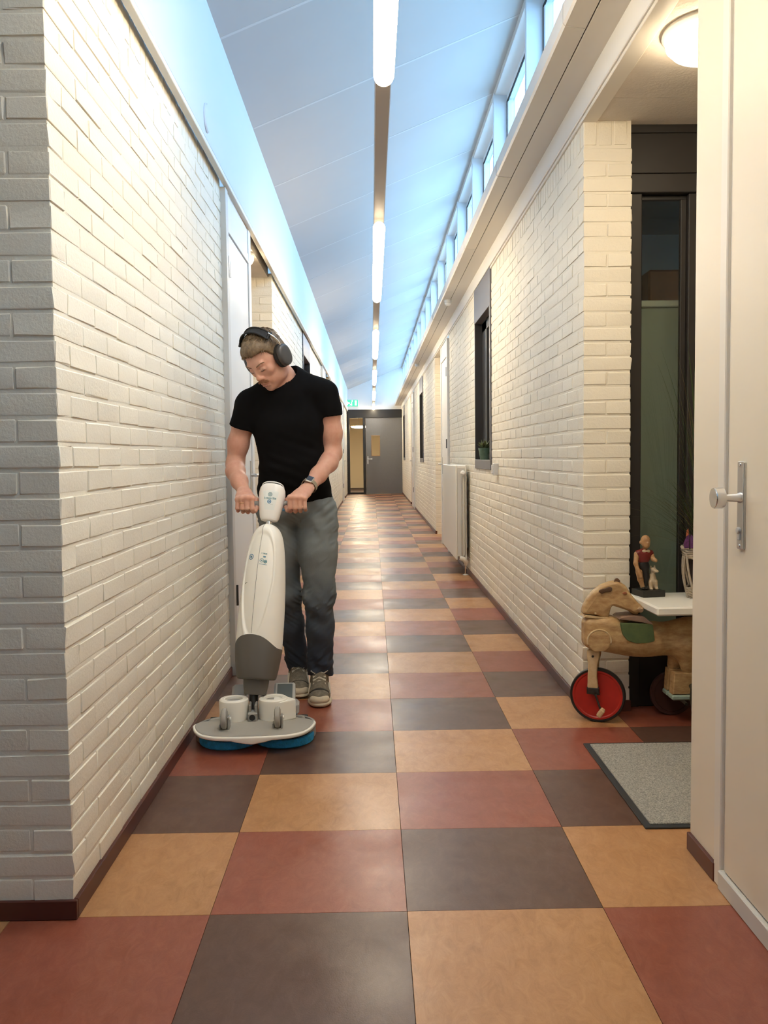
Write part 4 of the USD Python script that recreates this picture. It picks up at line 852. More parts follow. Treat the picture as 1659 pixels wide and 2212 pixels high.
obj('pedal', steer(xf(box((-0.010, -0.03, -0.024), (0.010, 0.03, 0.024), 0.005), ry=0.65, s=(1, 0.7, 0.75), t=(0.028, -0.078, 0.062))), h_pale, horse, smooth=30)
# hind leg shoes with mint plates and dark rear wheels
for dy in (-0.036, 0.036):
    s_ = obj('hind_shoe', xz([(1.272, 0.222), (1.356, 0.222), (1.36, 0.128), (1.266, 0.128)], HYC + dy - 0.026, HYC + dy + 0.026, 0.006), h_wood, horse, smooth=30)
    obj('mint_plate', box((1.262 - 0.955, dy - 0.032, 0.104), (1.366 - 0.955, dy + 0.032, 0.127), 0.006), h_mint, horse, smooth=30)
obj('axle', tube([(1.312 - 0.955, -0.10, 0.098), (1.312 - 0.955, 0.10, 0.098)], 0.007, 10), h_iron, horse, smooth=40)
for dy in (0.085,):
    obj('hind_wheel', lathe([(0.008, -0.008), (0.08, -0.008), (0.082, -0.012), (0.096, -0.012), (0.098, -0.006), (0.098, 0.006), (0.096, 0.012), (0.082, 0.012), (0.08, 0.008), (0.008, 0.008)], 44, ax=(0, 1, 0), at=(1.312 - 0.955, dy, 0.098)), mat('wheel_dark_brown', (0.05, 0.014, 0.010), 0.55), horse, smooth=35)

# white table over the horse's back
table = thing('side_table', 'low white table with a thick top beside the dark glazed front, carrying figurine and basket', 'table', (1.148, 3.575, 0), 0.04)
obj('table_top', box((0, 0, 0.494), (0.75, 0.385, 0.53), 0.007), mat('table_white', (0.84, 0.82, 0.75), 0.4, var=0.02, scale=4.0), table, smooth=30)
for (lx, ly) in ((0.69, 0.03), (0.69, 0.33), (0.40, 0.33), (0.43, 0.03)): obj('leg', box((lx, ly, 0.0), (lx + 0.035, ly + 0.035, 0.495), 0.004), mat('table_leg_dark', (0.03, 0.028, 0.026), 0.5) if lx == 0.69 and ly < 0.1 else '/World/Looks/table_leg_dark', table)

# figurine of a child with a small dog
fw = mat('figurine_wood', (0.52, 0.31, 0.15), 0.45, scale=60.0, dark=(0.36, 0.19, 0.08))
fr = mat('figurine_red', (0.16, 0.016, 0.014), 0.42, var=0.2, scale=50.0)
fk = mat('figurine_black', (0.012, 0.011, 0.011), 0.4); fwh = mat('figurine_cream', (0.62, 0.52, 0.38), 0.5, scale=50.0, dark=(0.42, 0.30, 0.17))
fig = thing('figurine', 'carved figurine of a child in red top with small dog on black base', 'figurine', (1.208, 3.888, 0.53), 0.2)
obj('base', box((-0.052, -0.055, 0), (0.052, 0.055, 0.028), 0.002), mat('figurine_base', (0.022, 0.022, 0.019), 0.45, var=0.2, scale=40.0), fig)
gz = 0.028
def g3(x, z, y=0.0): return (x, y, z + gz)
q = Field().egg(g3(-0.017, 0.213, -0.004), (0.0205, 0.022, 0.027), 0.006).egg(g3(-0.017, 0.196, -0.012), (0.014, 0.014, 0.014), 0.008).ball(g3(-0.017, 0.207, -0.028), 0.004, 0.006).egg(g3(-0.038, 0.208, 0.002), (0.004, 0.006, 0.008), 0.003).egg(g3(0.004, 0.208, 0.002), (0.004, 0.006, 0.008), 0.003).cone(g3(-0.016, 0.19), g3(-0.018, 0.17), 0.010, 0.011, 0.006)
q.chain([g3(-0.056, 0.158), g3(-0.064, 0.118, -0.006), g3(-0.057, 0.085, -0.014), g3(-0.048, 0.062, -0.016)], [0.012, 0.0095, 0.009, 0.011], 0.006)
q.chain([g3(0.014, 0.155), g3(0.012, 0.135, -0.02), g3(0.016, 0.130, -0.035)], [0.011, 0.009, 0.008], 0.006)
q.chain([g3(-0.045, 0.078), g3(-0.040, 0.045, -0.004), g3(-0.030, 0.012, -0.006)], [0.015, 0.012, 0.009], 0.006)
obj('head_and_arms', q.mesh(0.0022), fw, fig, smooth=True)
q = Field().egg(g3(-0.022, 0.150), (0.033, 0.021, 0.032), 0.01).egg(g3(-0.050, 0.160), (0.015, 0.015, 0.015), 0.01).egg(g3(0.009, 0.160), (0.014, 0.015, 0.014), 0.01).egg(g3(-0.026, 0.128), (0.025, 0.018, 0.014), 0.01)
obj('red_top', q.mesh(0.0022), fr, fig, smooth=True)
obj('collar', Field().egg(g3(-0.027, 0.170, -0.013), (0.011, 0.006, 0.008), 0.004).egg(g3(-0.009, 0.170, -0.013), (0.010, 0.006, 0.008), 0.004).mesh(0.0018), fwh, fig, smooth=True)
q = Field().egg(g3(-0.024, 0.108), (0.025, 0.019, 0.028), 0.01).chain([g3(-0.018, 0.095), g3(-0.014, 0.055), g3(-0.016, 0.014)], [0.020, 0.016, 0.010], 0.01).egg(g3(-0.016, 0.006, -0.008), (0.010, 0.017, 0.008), 0.005).egg(g3(-0.030, 0.006, -0.010), (0.009, 0.015, 0.007), 0.005)
obj('trousers', q.mesh(0.0022), fk, fig, smooth=True)
q = Field().egg(g3(0.018, 0.032, 0.002), (0.022, 0.020, 0.034), 0.01).cone(g3(0.019, 0.058), g3(0.020, 0.078, -0.004), 0.013, 0.010, 0.008).egg(g3(0.020, 0.086, -0.008), (0.013, 0.016, 0.011), 0.006).egg(g3(0.027, 0.081, -0.022), (0.009, 0.012, 0.006), 0.005).egg(g3(0.010, 0.098, -0.002), (0.004, 0.004, 0.008), 0.003).egg(g3(0.028, 0.098, -0.002), (0.004, 0.004, 0.008), 0.003)
for lx in (0.004, 0.030): q.cone(g3(lx, 0.035, -0.012), g3(lx, 0.006, -0.016), 0.008, 0.007, 0.006).egg(g3(lx, 0.004, -0.02), (0.007, 0.01, 0.005), 0.004)
obj('small_dog', q.mesh(0.0022), fwh, fig, smooth=True)

# wicker basket with grasses
wick = mat('wicker_pale', (0.50, 0.43, 0.34), 0.6, scale=40.0, dark=(0.34, 0.27, 0.19))
BX, BY, BZ = 1.425, 3.80, 0.53
bask = thing('basket', 'pale open wicker basket at the right end of the white table', 'basket', (BX, BY, BZ))
def hoop(r, z, th, seed, wob=0.0025):
    g = rng_(seed); a = np.arange(36) / 36 * 2 * PI; ph = g.uniform(0, 6); return tube(np.stack([(r + wob * np.sin(9 * a + ph)) * np.cos(a), (r + wob * np.sin(9 * a + ph)) * np.sin(a), z + wob * np.cos(9 * a + ph) + 0 * a], 1), th, 7, closed=True)
for i, (r, z) in enumerate(((0.062, 0.006), (0.068, 0.016), (0.072, 0.026), (0.074, 0.036), (0.075, 0.046), (0.088, 0.178), (0.090, 0.188), (0.0915, 0.198), (0.093, 0.208), (0.095, 0.219))): obj('hoop', hoop(r, z, 0.0052 if i != 9 else 0.0075, i), wick, bask, smooth=True)
for i in range(14):
    a = i / 14 * 2 * PI; d = 0.42 if i % 2 else -0.42
    obj('stake', tube([((0.068 + 0.022 * t + 0.012 * math.sin(PI * t)) * math.cos(a + d * (t - .5)), (0.068 + 0.022 * t + 0.012 * math.sin(PI * t)) * math.sin(a + d * (t - .5)), 0.0 + 0.215 * t) for t in np.linspace(0, 1, 9)], 0.0052, 7), wick, bask, smooth=True)
obj('inner_pot', lathe([(0.02, 0.004), (0.050, 0.004), (0.066, 0.17), (0.060, 0.17), (0.046, 0.16), (0.01, 0.16)], 28), mat('inner_pot_dark', (0.035, 0.02, 0.016), 0.6), bask, smooth=35)
leafm = usdkit.material(stage, '/World/Looks/grass_leaf', {'oi': ('object_info', {}), 'r': ('rgb_ramp', {'ramp': [(0, (0.030, 0.060, 0.016)), (0.6, (0.055, 0.085, 0.022)), (1, (0.16, 0.12, 0.045))]}), 'p': ('principled_bsdf', {'roughness': 0.45}), 't': ('translucent_bsdf', {}), 'm': ('mix_closure', {'fac': 0.2})},
                        [('oi.random', 'r.fac'), ('r.color', 'p.base_color'), ('r.color', 't.color'), ('p.BSDF', 'm.closure1'), ('t.BSDF', 'm.closure2')], surface='m.closure')
def blade(base, az, length, lean, droop, w):
    """a narrow folded leaf: rises at an angle and arcs over"""
    n = 12; P = [np.array(base, float)]; el = PI / 2 - lean
    for i in range(n): el -= droop / n * (0.4 + 1.2 * i / n); P.append(P[-1] + length / n * np.array([math.cos(az) * math.cos(el), math.sin(az) * math.cos(el), math.sin(el)]))
    P = np.array(P); sd = np.array([-math.sin(az), math.cos(az), 0]); V = []
    for i, p in enumerate(P):
        ww = w * (1 - (i / n) ** 1.6) + 0.0003; V += [p - sd * ww, p + [0, 0, -ww * 0.25], p + sd * ww, p + [0, 0, ww * 0.15]]
    F = []
    for i in range(n):
        for k in range(4): l = (k + 1) % 4; F += [(i * 4 + k, i * 4 + l, i * 4 + 4 + l), (i * 4 + k, i * 4 + 4 + l, i * 4 + 4 + k)]
    return np.array(V), np.array(F)
grass = thing('potted_grass', 'tuft of long arching green grass leaves rising from the wicker basket', 'plant', (BX, BY, BZ))
obj('soil', lathe([(0.01, 0.158), (0.045, 0.160), (0.058, 0.168), (0.01, 0.176)], 24), mat('soil', (0.02, 0.013, 0.009), 0.95, bump=0.5, bscale=200.0), grass, smooth=30)
g = rng_(77)
for i in range(64):
    az = g.uniform(0, 2 * PI); tall = i < 26
    obj('leaf', blade((g.normal(0, 0.014), g.normal(0, 0.014), 0.168), az, g.uniform(0.55, 1.05) if tall else g.uniform(0.28, 0.46), abs(g.normal(0.03, 0.05)) if tall else g.uniform(0.1, 0.5), g.uniform(0.12, 0.5) if tall else g.uniform(0.4, 1.3), g.uniform(0.0014, 0.0026)), leafm, grass, smooth=40)
for i in range(46):
    az = PI + g.normal(0, 0.55); tall = i % 2
    obj('leaf', blade((g.normal(0, 0.016), g.normal(0, 0.016), 0.168), az, g.uniform(0.55, 1.0) if tall else g.uniform(0.30, 0.46), g.uniform(0.02, 0.16) if tall else g.uniform(0.2, 0.75), g.uniform(0.05, 0.35) if tall else g.uniform(0.4, 1.1), g.uniform(0.0024, 0.0040)), leafm, grass, smooth=40)
for az, L, le, dr in ((3.3, 0.42, 0.55, 0.5), (3.05, 0.40, 0.62, 0.55), (2.8, 0.36, 0.5, 0.7), (3.5, 0.36, 0.75, 0.8), (2.95, 0.33, 0.85, 1.0)): obj('leaf', blade((-0.01, 0, 0.168), az, L, le, dr, 0.002), leafm, grass, smooth=40)
bf = thing('butterfly_ornament', 'small purple butterfly ornament clipped on the rim of the wicker basket', 'ornament', (BX - 0.088, BY - 0.060, BZ + 0.222), -0.5)
pur = mat('butterfly_purple', (0.16, 0.045, 0.17), 0.35, scale=90.0, dark=(0.05, 0.015, 0.06)); org = mat('butterfly_orange', (0.42, 0.12, 0.05), 0.4)
def wing(P, tw): v, f = prism(P, -0.001, 0.001, 0.0005); v = np.stack([v[:, 0], v[:, 2], v[:, 1]], 1); return xf((v, f[:, ::-1]), rz=tw)
obj('wing', wing([(0.0, 0.002), (-0.022, 0.0), (-0.026, 0.02), (-0.014, 0.05), (-0.004, 0.062), (0.0, 0.04)], 0.3), pur, bf)
obj('wing', wing([(0.0, 0.002), (0.016, 0.002), (0.024, 0.022), (0.02, 0.048), (0.006, 0.06), (0.0, 0.04)], -0.5), pur, bf)
obj('wing_tip', wing([(-0.016, 0.05), (-0.004, 0.058), (-0.006, 0.085), (-0.014, 0.075)], 0.3), org, bf)
obj('body', tube([(0, 0, -0.004), (0, -0.001, 0.03), (0, 0, 0.05)], [0.0025, 0.003, 0.0015], 8), h_black, bf, smooth=True)
# dark floor pot by the post
pot = thing('floor_pot', 'dark glazed pot standing on the floor half hidden behind the cream post', 'pot', (1.385, 3.52, 0))
obj('pot', lathe([(0.02, 0.0), (0.085, 0.0), (0.10, 0.06), (0.115, 0.16), (0.112, 0.20), (0.118, 0.21), (0.108, 0.215), (0.10, 0.19), (0.01, 0.18)], 40), mat('pot_dark_green', (0.025, 0.024, 0.014), 0.35), pot, smooth=40)
# entrance mat
mt = thing('door_mat', 'grey speckled entrance mat with dark rubber edge in front of the alcove', 'mat', (0.826, 2.672, 0))
obj('rubber_edge', box((0, 0, 0.0003), (1.05, 0.812, 0.006), 0.002), mat('mat_rubber', (0.02, 0.02, 0.02), 0.7), mt)
obj('pile', box((0.022, 0.022, 0.004), (1.03, 0.79, 0.0105), 0.002), mat('mat_pile', (0.62, 0.59, 0.51), 0.95, scale=230.0, dark=(0.17, 0.165, 0.15), bump=1.0, bscale=500.0, bdist=0.004), mt)
# radiator
rad = thing('radiator', 'white double panel radiator on the right brick wall below and beyond the dark window', 'radiator', (0, 8.53, 0))
rw = mat('radiator_white', (0.74, 0.71, 0.64), 0.35)
obj('front_panel', box((0.796, 0, 0.155), (0.812, 1.5, 1.06), 0.005), rw, rad, smooth=30)
obj('back_panel', box((0.885, 0, 0.155), (0.90, 1.5, 1.06), 0.005), rw, rad, smooth=30)
obj('top_grille', box((0.810, 0.004, 1.03), (0.888, 1.496, 1.055), 0.003), rw, rad)
for k in range(22): obj('convector_fin', box((0.813, 0.03 + k * 0.065, 0.20), (0.884, 0.034 + k * 0.065, 1.0)), grey_paint, rad)
obj('side_plate', box((0.812, 0.006, 0.19), (0.884, 0.012, 1.03), 0.002), grey_paint, rad)
obj('riser_pipe', tube([(0.855, -0.012, 0.19), (0.855, -0.012, 0.97)], 0.009, 12), chrome, rad, smooth=40)
obj('riser_pipe', tube([(0.872, -0.010, 0.20), (0.872, -0.010, 0.97)], 0.007, 12), rw, rad, smooth=40)
obj('thermostat_knob', lathe([(0.006, 0.0), (0.020, 0.003), (0.024, 0.02), (0.022, 0.045), (0.012, 0.055)], 24, ax=(0, -1, 0), at=(0.862, -0.002, 0.99)), mat('knob_white', (0.82, 0.8, 0.76), 0.35), rad, smooth=40)
obj('valve_block', tube([(0.83, -0.014, 0.175), (0.865, -0.02, 0.165), (0.89, -0.02, 0.135), (0.893, 0.05, 0.10)], [0.020, 0.024, 0.02, 0.014], 14), rw, rad, smooth=40)
obj('floor_pipe', tube([(0.893, 0.04, 0.12), (0.893, 0.06, 0.0)], 0.009, 12), chrome, rad, smooth=40)
obj('floor_rosette', lathe([(0.012, 0.0), (0.030, 0.001), (0.028, 0.006), (0.014, 0.011)], 24, at=(0.893, 0.06, 0)), '/World/Looks/knob_white', rad, smooth=40)
for y in (0.2, 1.3): obj('wall_bracket', box((0.897, y, 0.25), (0.93, y + 0.03, 0.95), 0.003), rw, rad)
# succulent on the window sill
pp = thing('potted_plant', 'small succulent in a green-grey pot on the sill of the tall dark window', 'plant', (0.962, 7.62, 1.118))
obj('pot', lathe([(0.02, 0.0), (0.040, 0.0), (0.056, 0.095), (0.058, 0.10), (0.052, 0.10), (0.046, 0.085), (0.01, 0.085)], 32), mat('pot_green_grey', (0.13, 0.20, 0.15), 0.4, scale=15.0, dark=(0.05, 0.10, 0.065)), pp, smooth=40)
g = rng_(5)
su = mat('succulent_leaf', (0.13, 0.16, 0.075), 0.5, rnd=0.35)
for i in range(38):
    az = i * 2.4; el = 1.45 - 1.15 * (i / 38); L = g.uniform(0.035, 0.075); d = np.array([math.cos(az) * math.cos(el), math.sin(az) * math.cos(el), math.sin(el)]); b = np.array([0, 0, 0.09]) + d * 0.01
    obj('leaf', tube([b, b + d * L * 0.4, b + d * L * 0.8, b + d * L + [0, 0, 0.006]], [0.004, 0.009, 0.008, 0.001], 6, flat=0.45), su, pp, smooth=40)
# ------------------------------------------------------------------ the person
skin = usdkit.material(stage, '/World/Looks/skin', {'tc': ('texture_coordinate', {}), 'n': ('noise_texture', {'scale': 22.0, 'detail': 5.0, 'roughness': 0.6}), 'r': ('rgb_ramp', {'ramp': [(0.3, (0.60, 0.305, 0.220)), (0.55, (0.66, 0.365, 0.270)), (0.75, (0.70, 0.42, 0.32))]}),
    'bn': ('noise_texture', {'scale': 260.0, 'detail': 3.0}), 'b': ('bump', {'strength': 0.12, 'distance': 0.002}),
    'p': ('principled_bsdf', {'roughness': 0.48, 'subsurface_weight': 0.12, 'subsurface_scale': 0.006, 'subsurface_radius': (1.0, 0.35, 0.2), 'specular_ior_level': 0.4})},
    [('tc.object', 'n.vector'), ('n.fac', 'r.fac'), ('r.color', 'p.base_color'), ('tc.object', 'bn.vector'), ('bn.fac', 'b.height'), ('b.normal', 'p.normal')], surface='p.BSDF')
shirt_m = mat('shirt_black_knit', (0.0042, 0.0042, 0.0050), 0.9, var=0.1, scale=30.0, bump=0.5, bscale=420.0, bdist=0.002, spec=0.12)
jeans_m = usdkit.material(stage, '/World/Looks/jeans_denim', {'tc': ('texture_coordinate', {}), 'sx': ('separate_xyz', {}), 'n': ('noise_texture', {'scale': 9.0, 'detail': 4.0}), 'ad': ('math', {'math_type': 'multiply_add', 'value2': 0.35}), 'mr': ('map_range', {'from_min': 0.42, 'from_max': 0.86, 'to_min': 0.0, 'to_max': 1.0}),
    'r': ('rgb_ramp', {'ramp': [(0.0, (0.040, 0.055, 0.085)), (0.35, (0.070, 0.090, 0.118)), (0.7, (0.135, 0.158, 0.172)), (1.0, (0.19, 0.215, 0.225))]}),
    'w': ('noise_texture', {'scale': 500.0, 'detail': 2.0}), 'b': ('bump', {'strength': 0.35, 'distance': 0.0015}), 'p': ('principled_bsdf', {'roughness': 0.8, 'specular_ior_level': 0.25})},
    [('tc.object', 'sx.vector'), ('tc.object', 'n.vector'), ('n.fac', 'ad.value1'), ('sx.z', 'ad.value3'), ('ad.value', 'mr.value'), ('mr.result', 'r.fac'), ('r.color', 'p.base_color'), ('tc.object', 'w.vector'), ('w.fac', 'b.height'), ('b.normal', 'p.normal')], surface='p.BSDF')
hair_m = mat('hair_dark_blond', (0.23, 0.155, 0.085), 0.55, scale=60.0, dark=(0.10, 0.062, 0.032), bump=0.5, bscale=160.0)
tash_m = mat('moustache_ginger', (0.37, 0.185, 0.10), 0.6, scale=90.0, dark=(0.28, 0.125, 0.065))
brow_m = mat('eyebrow_blond', (0.27, 0.145, 0.08), 0.6)
lip_m = mat('lip', (0.46, 0.19, 0.15), 0.45)
person = thing('person', 'person in black T-shirt and faded jeans looking down, both hands on the scrubber grips', 'person', (-0.36, 4.2, 0))
PO = np.array([-0.36, 4.2, 0])
def W(x, y, z): return np.array([x, y, z]) - PO
# head frame: L to the person's left, F where the face looks, U up the skull
hy_, hp_, hr_ = math.radians(33), math.radians(43), math.radians(8)
Fh = np.array([-math.sin(hy_), -math.cos(hy_), 0]); Lh = np.array([math.cos(hy_), -math.sin(hy_), 0]); zz_ = np.array([0, 0, 1.0])
hF = math.cos(hp_) * Fh - math.sin(hp_) * zz_; hU = math.sin(hp_) * Fh + math.cos(hp_) * zz_
hU, hL = hU * math.cos(hr_) - Lh * math.sin(hr_), Lh * math.cos(hr_) + hU * math.sin(hr_)
HC = W(-0.470, 4.035, 1.598); HR = np.stack([hL, hF, hU])
def hd_(l, f, u): return HC + l * hL + f * hF + u * hU
def hrot(pitch=0.0, yaw=0.0, roll=0.0):
    """a small local turn inside the head frame (rows: axes)"""
    c, s = math.cos(pitch), math.sin(pitch); A_ = np.array([[1, 0, 0], [0, c, s], [0, -s, c]]); c, s = math.cos(yaw), math.sin(yaw); B_ = np.array([[c, s, 0], [-s, c, 0], [0, 0, 1]]); c, s = math.cos(roll), math.sin(roll); C_ = np.array([[c, 0, s], [0, 1, 0], [-s, 0, c]])
    return A_ @ B_ @ C_ @ HR
B_ = Field()
# trunk and legs (mostly under the clothes)
B_.egg(W(-0.365, 4.215, 0.96), (0.150, 0.100, 0.12), 0.05).egg(W(-0.37, 4.19, 1.12), (0.142, 0.102, 0.15), 0.05).egg(W(-0.385, 4.17, 1.30), (0.150, 0.098, 0.16), 0.06)
B_.cone(W(-0.545, 4.15, 1.400), W(-0.39, 4.16, 1.44), 0.044, 0.05, 0.05).cone(W(-0.235, 4.175, 1.440), W(-0.39, 4.16, 1.44), 0.044, 0.05, 0.05).cone(W(-0.40, 4.155, 1.44), W(-0.405, 4.14, 1.52), 0.085, 0.060, 0.05)
NB0, NB1 = W(-0.405, 4.15, 1.46), hd_(0.0, -0.022, -0.055)
B_.cone(NB0, NB1, 0.065, 0.060, 0.03)
# head
B_.egg(hd_(0, -0.012, 0.034), (0.0745, 0.094, 0.084), 0.02, R=HR).egg(hd_(0, 0.022, -0.022), (0.064, 0.068, 0.080), 0.025, R=HR).egg(hd_(0, 0.040, -0.078), (0.055, 0.047, 0.042), 0.025, R=HR)
B_.egg(hd_(0, 0.074, -0.105), (0.022, 0.016, 0.017), 0.02, R=HR).egg(hd_(0.050, 0.012, -0.074), (0.018, 0.034, 0.032), 0.02, R=HR).egg(hd_(-0.050, 0.012, -0.074), (0.018, 0.034, 0.032), 0.02, R=HR)
B_.cone(hd_(-0.034, 0.073, 0.021), hd_(0.034, 0.073, 0.021), 0.0125, 0.0125, 0.014).egg(hd_(0.043, 0.058, -0.022), (0.020, 0.016, 0.017), 0.02, R=HR).egg(hd_(-0.043, 0.058, -0.022), (0.020, 0.016, 0.017), 0.02, R=HR)
for s in (-1, 1): B_.egg(hd_(s * 0.032, 0.0905, 0.002), (0.0165, 0.013, 0.0095), 0.008, '-', R=HR)
for s in (-1, 1): B_.egg(hd_(s * 0.032, 0.0755, 0.000), (0.0145, 0.0115, 0.0105), 0.004, R=HR).cone(hd_(s * 0.020, 0.0865, -0.0065), hd_(s * 0.044, 0.080, -0.0055), 0.0028, 0.0026, 0.004)
B_.cone(hd_(0, 0.081, 0.014), hd_(0, 0.1015, -0.030), 0.0080, 0.0105, 0.012).egg(hd_(0, 0.1025, -0.0335), (0.0115, 0.0110, 0.0098), 0.008, R=HR)
for s in (-1, 1): B_.egg(hd_(s * 0.0135, 0.0945, -0.038), (0.0072, 0.0095, 0.0078), 0.006, R=HR)
for s in (-1, 1): B_.egg(hd_(s * 0.0065, 0.100, -0.0445), (0.0032, 0.0052, 0.0035), 0.003, '-', R=HR)
B_.egg(hd_(0, 0.082, -0.062), (0.027, 0.014, 0.022), 0.012, R=HR)
B_.cone(hd_(-0.020, 0.0885, -0.071), hd_(0.020, 0.0885, -0.071), 0.0040, 0.0040, 0.006).cone(hd_(-0.017, 0.0885, -0.0825), hd_(0.017, 0.0885, -0.0825), 0.0052, 0.0052, 0.006)
B_.cone(hd_(-0.023, 0.094, -0.0765), hd_(0.023, 0.094, -0.0765), 0.0016, 0.0016, 0.003, '-')
for s in (-1, 1): B_.egg(hd_(s * 0.0765, -0.012, -0.008), (0.008, 0.018, 0.029), 0.008, R=HR)
# arms
SR, ER, WR_ = W(-0.565, 4.155, 1.402), W(-0.640, 4.195, 1.128), W(-0.566, 3.958, 1.000)
SL_, EL, WL_ = W(-0.212, 4.175, 1.447), W(-0.184, 4.195, 1.172), W(-0.292, 3.965, 1.012)
def lerp(a, b, t): return a + (b - a) * t
for S_, E_, W_, o in ((SR, ER, WR_, -1), (SL_, EL, WL_, 1)):
    out = np.array([o * 0.006, 0, 0])
    B_.chain([S_, lerp(S_, E_, .3) + out, lerp(S_, E_, .65) + out * 1.2, E_], [0.050, 0.0485, 0.0455, 0.0405], 0.03)
    B_.chain([E_, lerp(E_, W_, .25) + out * 1.5 + [0, 0, -0.002], lerp(E_, W_, .6) + out, W_ + [0, 0, 0]], [0.0390, 0.0415, 0.0350, 0.0270], 0.025)
    B_.egg(E_ + [o * 0.01, 0.012, -0.008], (0.024, 0.026, 0.028), 0.02)
# hands closed round the bars
def hand(cx, a, Wr, gy, gz):
    """cx: middle of the fist along the bar, a: +1 if the thumb side is +x"""
    def Hh(l, y, z): return W(cx + a * l, gy + y, gz + z)
    off = (0.0305, 0.0105, -0.0100, -0.0295); sc = (1.0, 1.05, 1.0, 0.86); rr = (0.0100, 0.0100, 0.0096, 0.0086)
    wr = Wr
    for i in range(4):
        r = rr[i]; s = sc[i]; o = off[i]; sp = (0.004, 0.001, -0.001, -0.004)[i]
        mcp = Hh(o + sp * .3, -0.034 * s + (0.004 if i == 3 else 0), 0.0235 + (0.003, 0.004, 0.002, -0.003)[i])
        base = wr + [a * o * 0.55, -0.010, 0.004]
        B_.cone(base, mcp, 0.0155, 0.0118, 0.016)
        pip = Hh(o + sp * .6, -0.0365 * s, -0.018); dip = Hh(o + sp * .7, -0.010, -0.0335 * s); tip = Hh(o + sp * .5, 0.014, -0.0245)
        B_.cone(mcp, pip, r * 1.12, r * 1.02, 0.005).cone(pip, dip, r * 1.0, r * 0.92, 0.004).cone(dip, tip, r * 0.92, r * 0.80, 0.004)
        B_.ball(mcp + [0, -0.002, 0.001], r * 1.16, 0.006)
    B_.egg(lerp(wr, Hh(0.0, -0.01, 0.022), 0.55), (0.036, 0.034, 0.017), 0.016)
    B_.chain([wr + [a * 0.018, 0.0, -0.008], Hh(0.044, 0.020, 0.012), Hh(0.050, -0.004, -0.014), Hh(0.045, -0.026, -0.030)], [0.0165, 0.0135, 0.0115, 0.0092], 0.010)
hand(-0.5535, 1, WR_, GRIP_Y + 0.004, GRIP_Z + 0.003)
hand(-0.3250, -1, WL_, GRIP_Y + 0.004, GRIP_Z + 0.003)
# legs
HIPL, KNL, ANL = W(-0.268, 4.22, 0.92), W(-0.256, 4.185, 0.50), W(-0.266, 4.28, 0.09)
HIPR, KNR, ANR = W(-0.456, 4.24, 0.92), W(-0.420, 4.255, 0.50), W(-0.385, 4.42, 0.10)
for h_, k_, a_ in ((HIPL, KNL, ANL), (HIPR, KNR, ANR)): B_.chain([h_, lerp(h_, k_, .5), k_, lerp(k_, a_, .35), a_], [0.078, 0.068, 0.050, 0.050, 0.036], 0.03)
obj('body', B_.mesh(0.0032), skin, person, smooth=True)
# T-shirt ------------------------------------------------------------
T_ = Field()
def sleeve(Fd, S_, E_, t, r0, r1, k=0.04):
    e = lerp(S_, E_, t); n = (E_ - S_) / np.linalg.norm(E_ - S_); d = e - S_; L2 = d @ d; c2 = e + n * 0.04
    def fn(p):
        h = np.clip((p - S_) @ d / L2, 0, 1.3); q = np.linalg.norm(p - S_ - np.minimum(h, 1.25)[..., None] * d, axis=-1) - (r0 + (r1 - r0) * np.minimum(h, 1.0)); w = (p - e) @ n
        return np.maximum(q, w) + np.maximum(0.004 - np.abs(q - w), 0) ** 2 / 0.016
    return Fd._add(fn, np.minimum(S_, e) - 0.11, np.maximum(S_, e) + 0.11, k, '+')
T_.egg(W(-0.366, 4.213, 0.985), (0.176, 0.116, 0.13), 0.06).egg(W(-0.366, 4.185, 1.11), (0.166, 0.120, 0.15), 0.06).egg(W(-0.386, 4.163, 1.29), (0.166, 0.114, 0.165), 0.06)
T_.cone(W(-0.552, 4.15, 1.400), W(-0.400, 4.16, 1.455), 0.056, 0.070, 0.05).cone(W(-0.228, 4.175, 1.448), W(-0.385, 4.16, 1.470), 0.055, 0.072, 0.05).cone(W(-0.40, 4.158, 1.44), W(-0.400, 4.15, 1.50), 0.10, 0.085, 0.05).cone(W(-0.36, 4.165, 1.51), W(-0.262, 4.172, 1.476), 0.050, 0.050, 0.05).cone(W(-0.46, 4.15, 1.478), W(-0.54, 4.148, 1.42), 0.048, 0.048, 0.05)
sleeve(T_, SR + [0.000, 0, -0.006], ER + [-0.006, 0, 0], 0.38, 0.0635, 0.0665, 0.03); sleeve(T_, SL_ + [0.000, 0, -0.008], EL + [0.006, 0, 0], 0.36, 0.0630, 0.0655, 0.03)
T_.half(W(-0.36, 4.2, 0.948), (0.10, 0.04, -1.0))
nd = np.array([-0.12, -0.42, 0.9]); nd /= np.linalg.norm(nd); NK = W(-0.412, 4.142, 1.512)
T_.cone(NK - nd * 0.012, NK + nd * 0.10, 0.077, 0.088, 0.006, '-')
def folds(p):
    z, x, y = p[..., 2], p[..., 0], p[..., 1]
    q = np.stack([x * 5 + z * 7, y * 5, z * 16 - x * 5], -1); n = meshkit.noise(q, 3) - 0.5
    q2 = np.stack([x * 12, y * 12, z * 40 + x * 14], -1); n2 = meshkit.noise(q2, 9) - 0.5
    return 0.009 * n + 0.0055 * n2 * np.clip((1.36 - z) / 0.2, 0.15, 1)
T_.post = folds
obj('t_shirt', T_.mesh(0.0045), shirt_m, person, smooth=True)
cx_, cy_, _z = frame3(nd)
obj('collar', tube([NK + nd * (0.004 + 0.0) + 0.0785 * (math.cos(a) * cx_ + math.sin(a) * cy_) for a in np.linspace(0, 2 * PI, 49)[:-1]], 0.0085, 8, closed=True, flat=1.0), shirt_m, person, smooth=True)
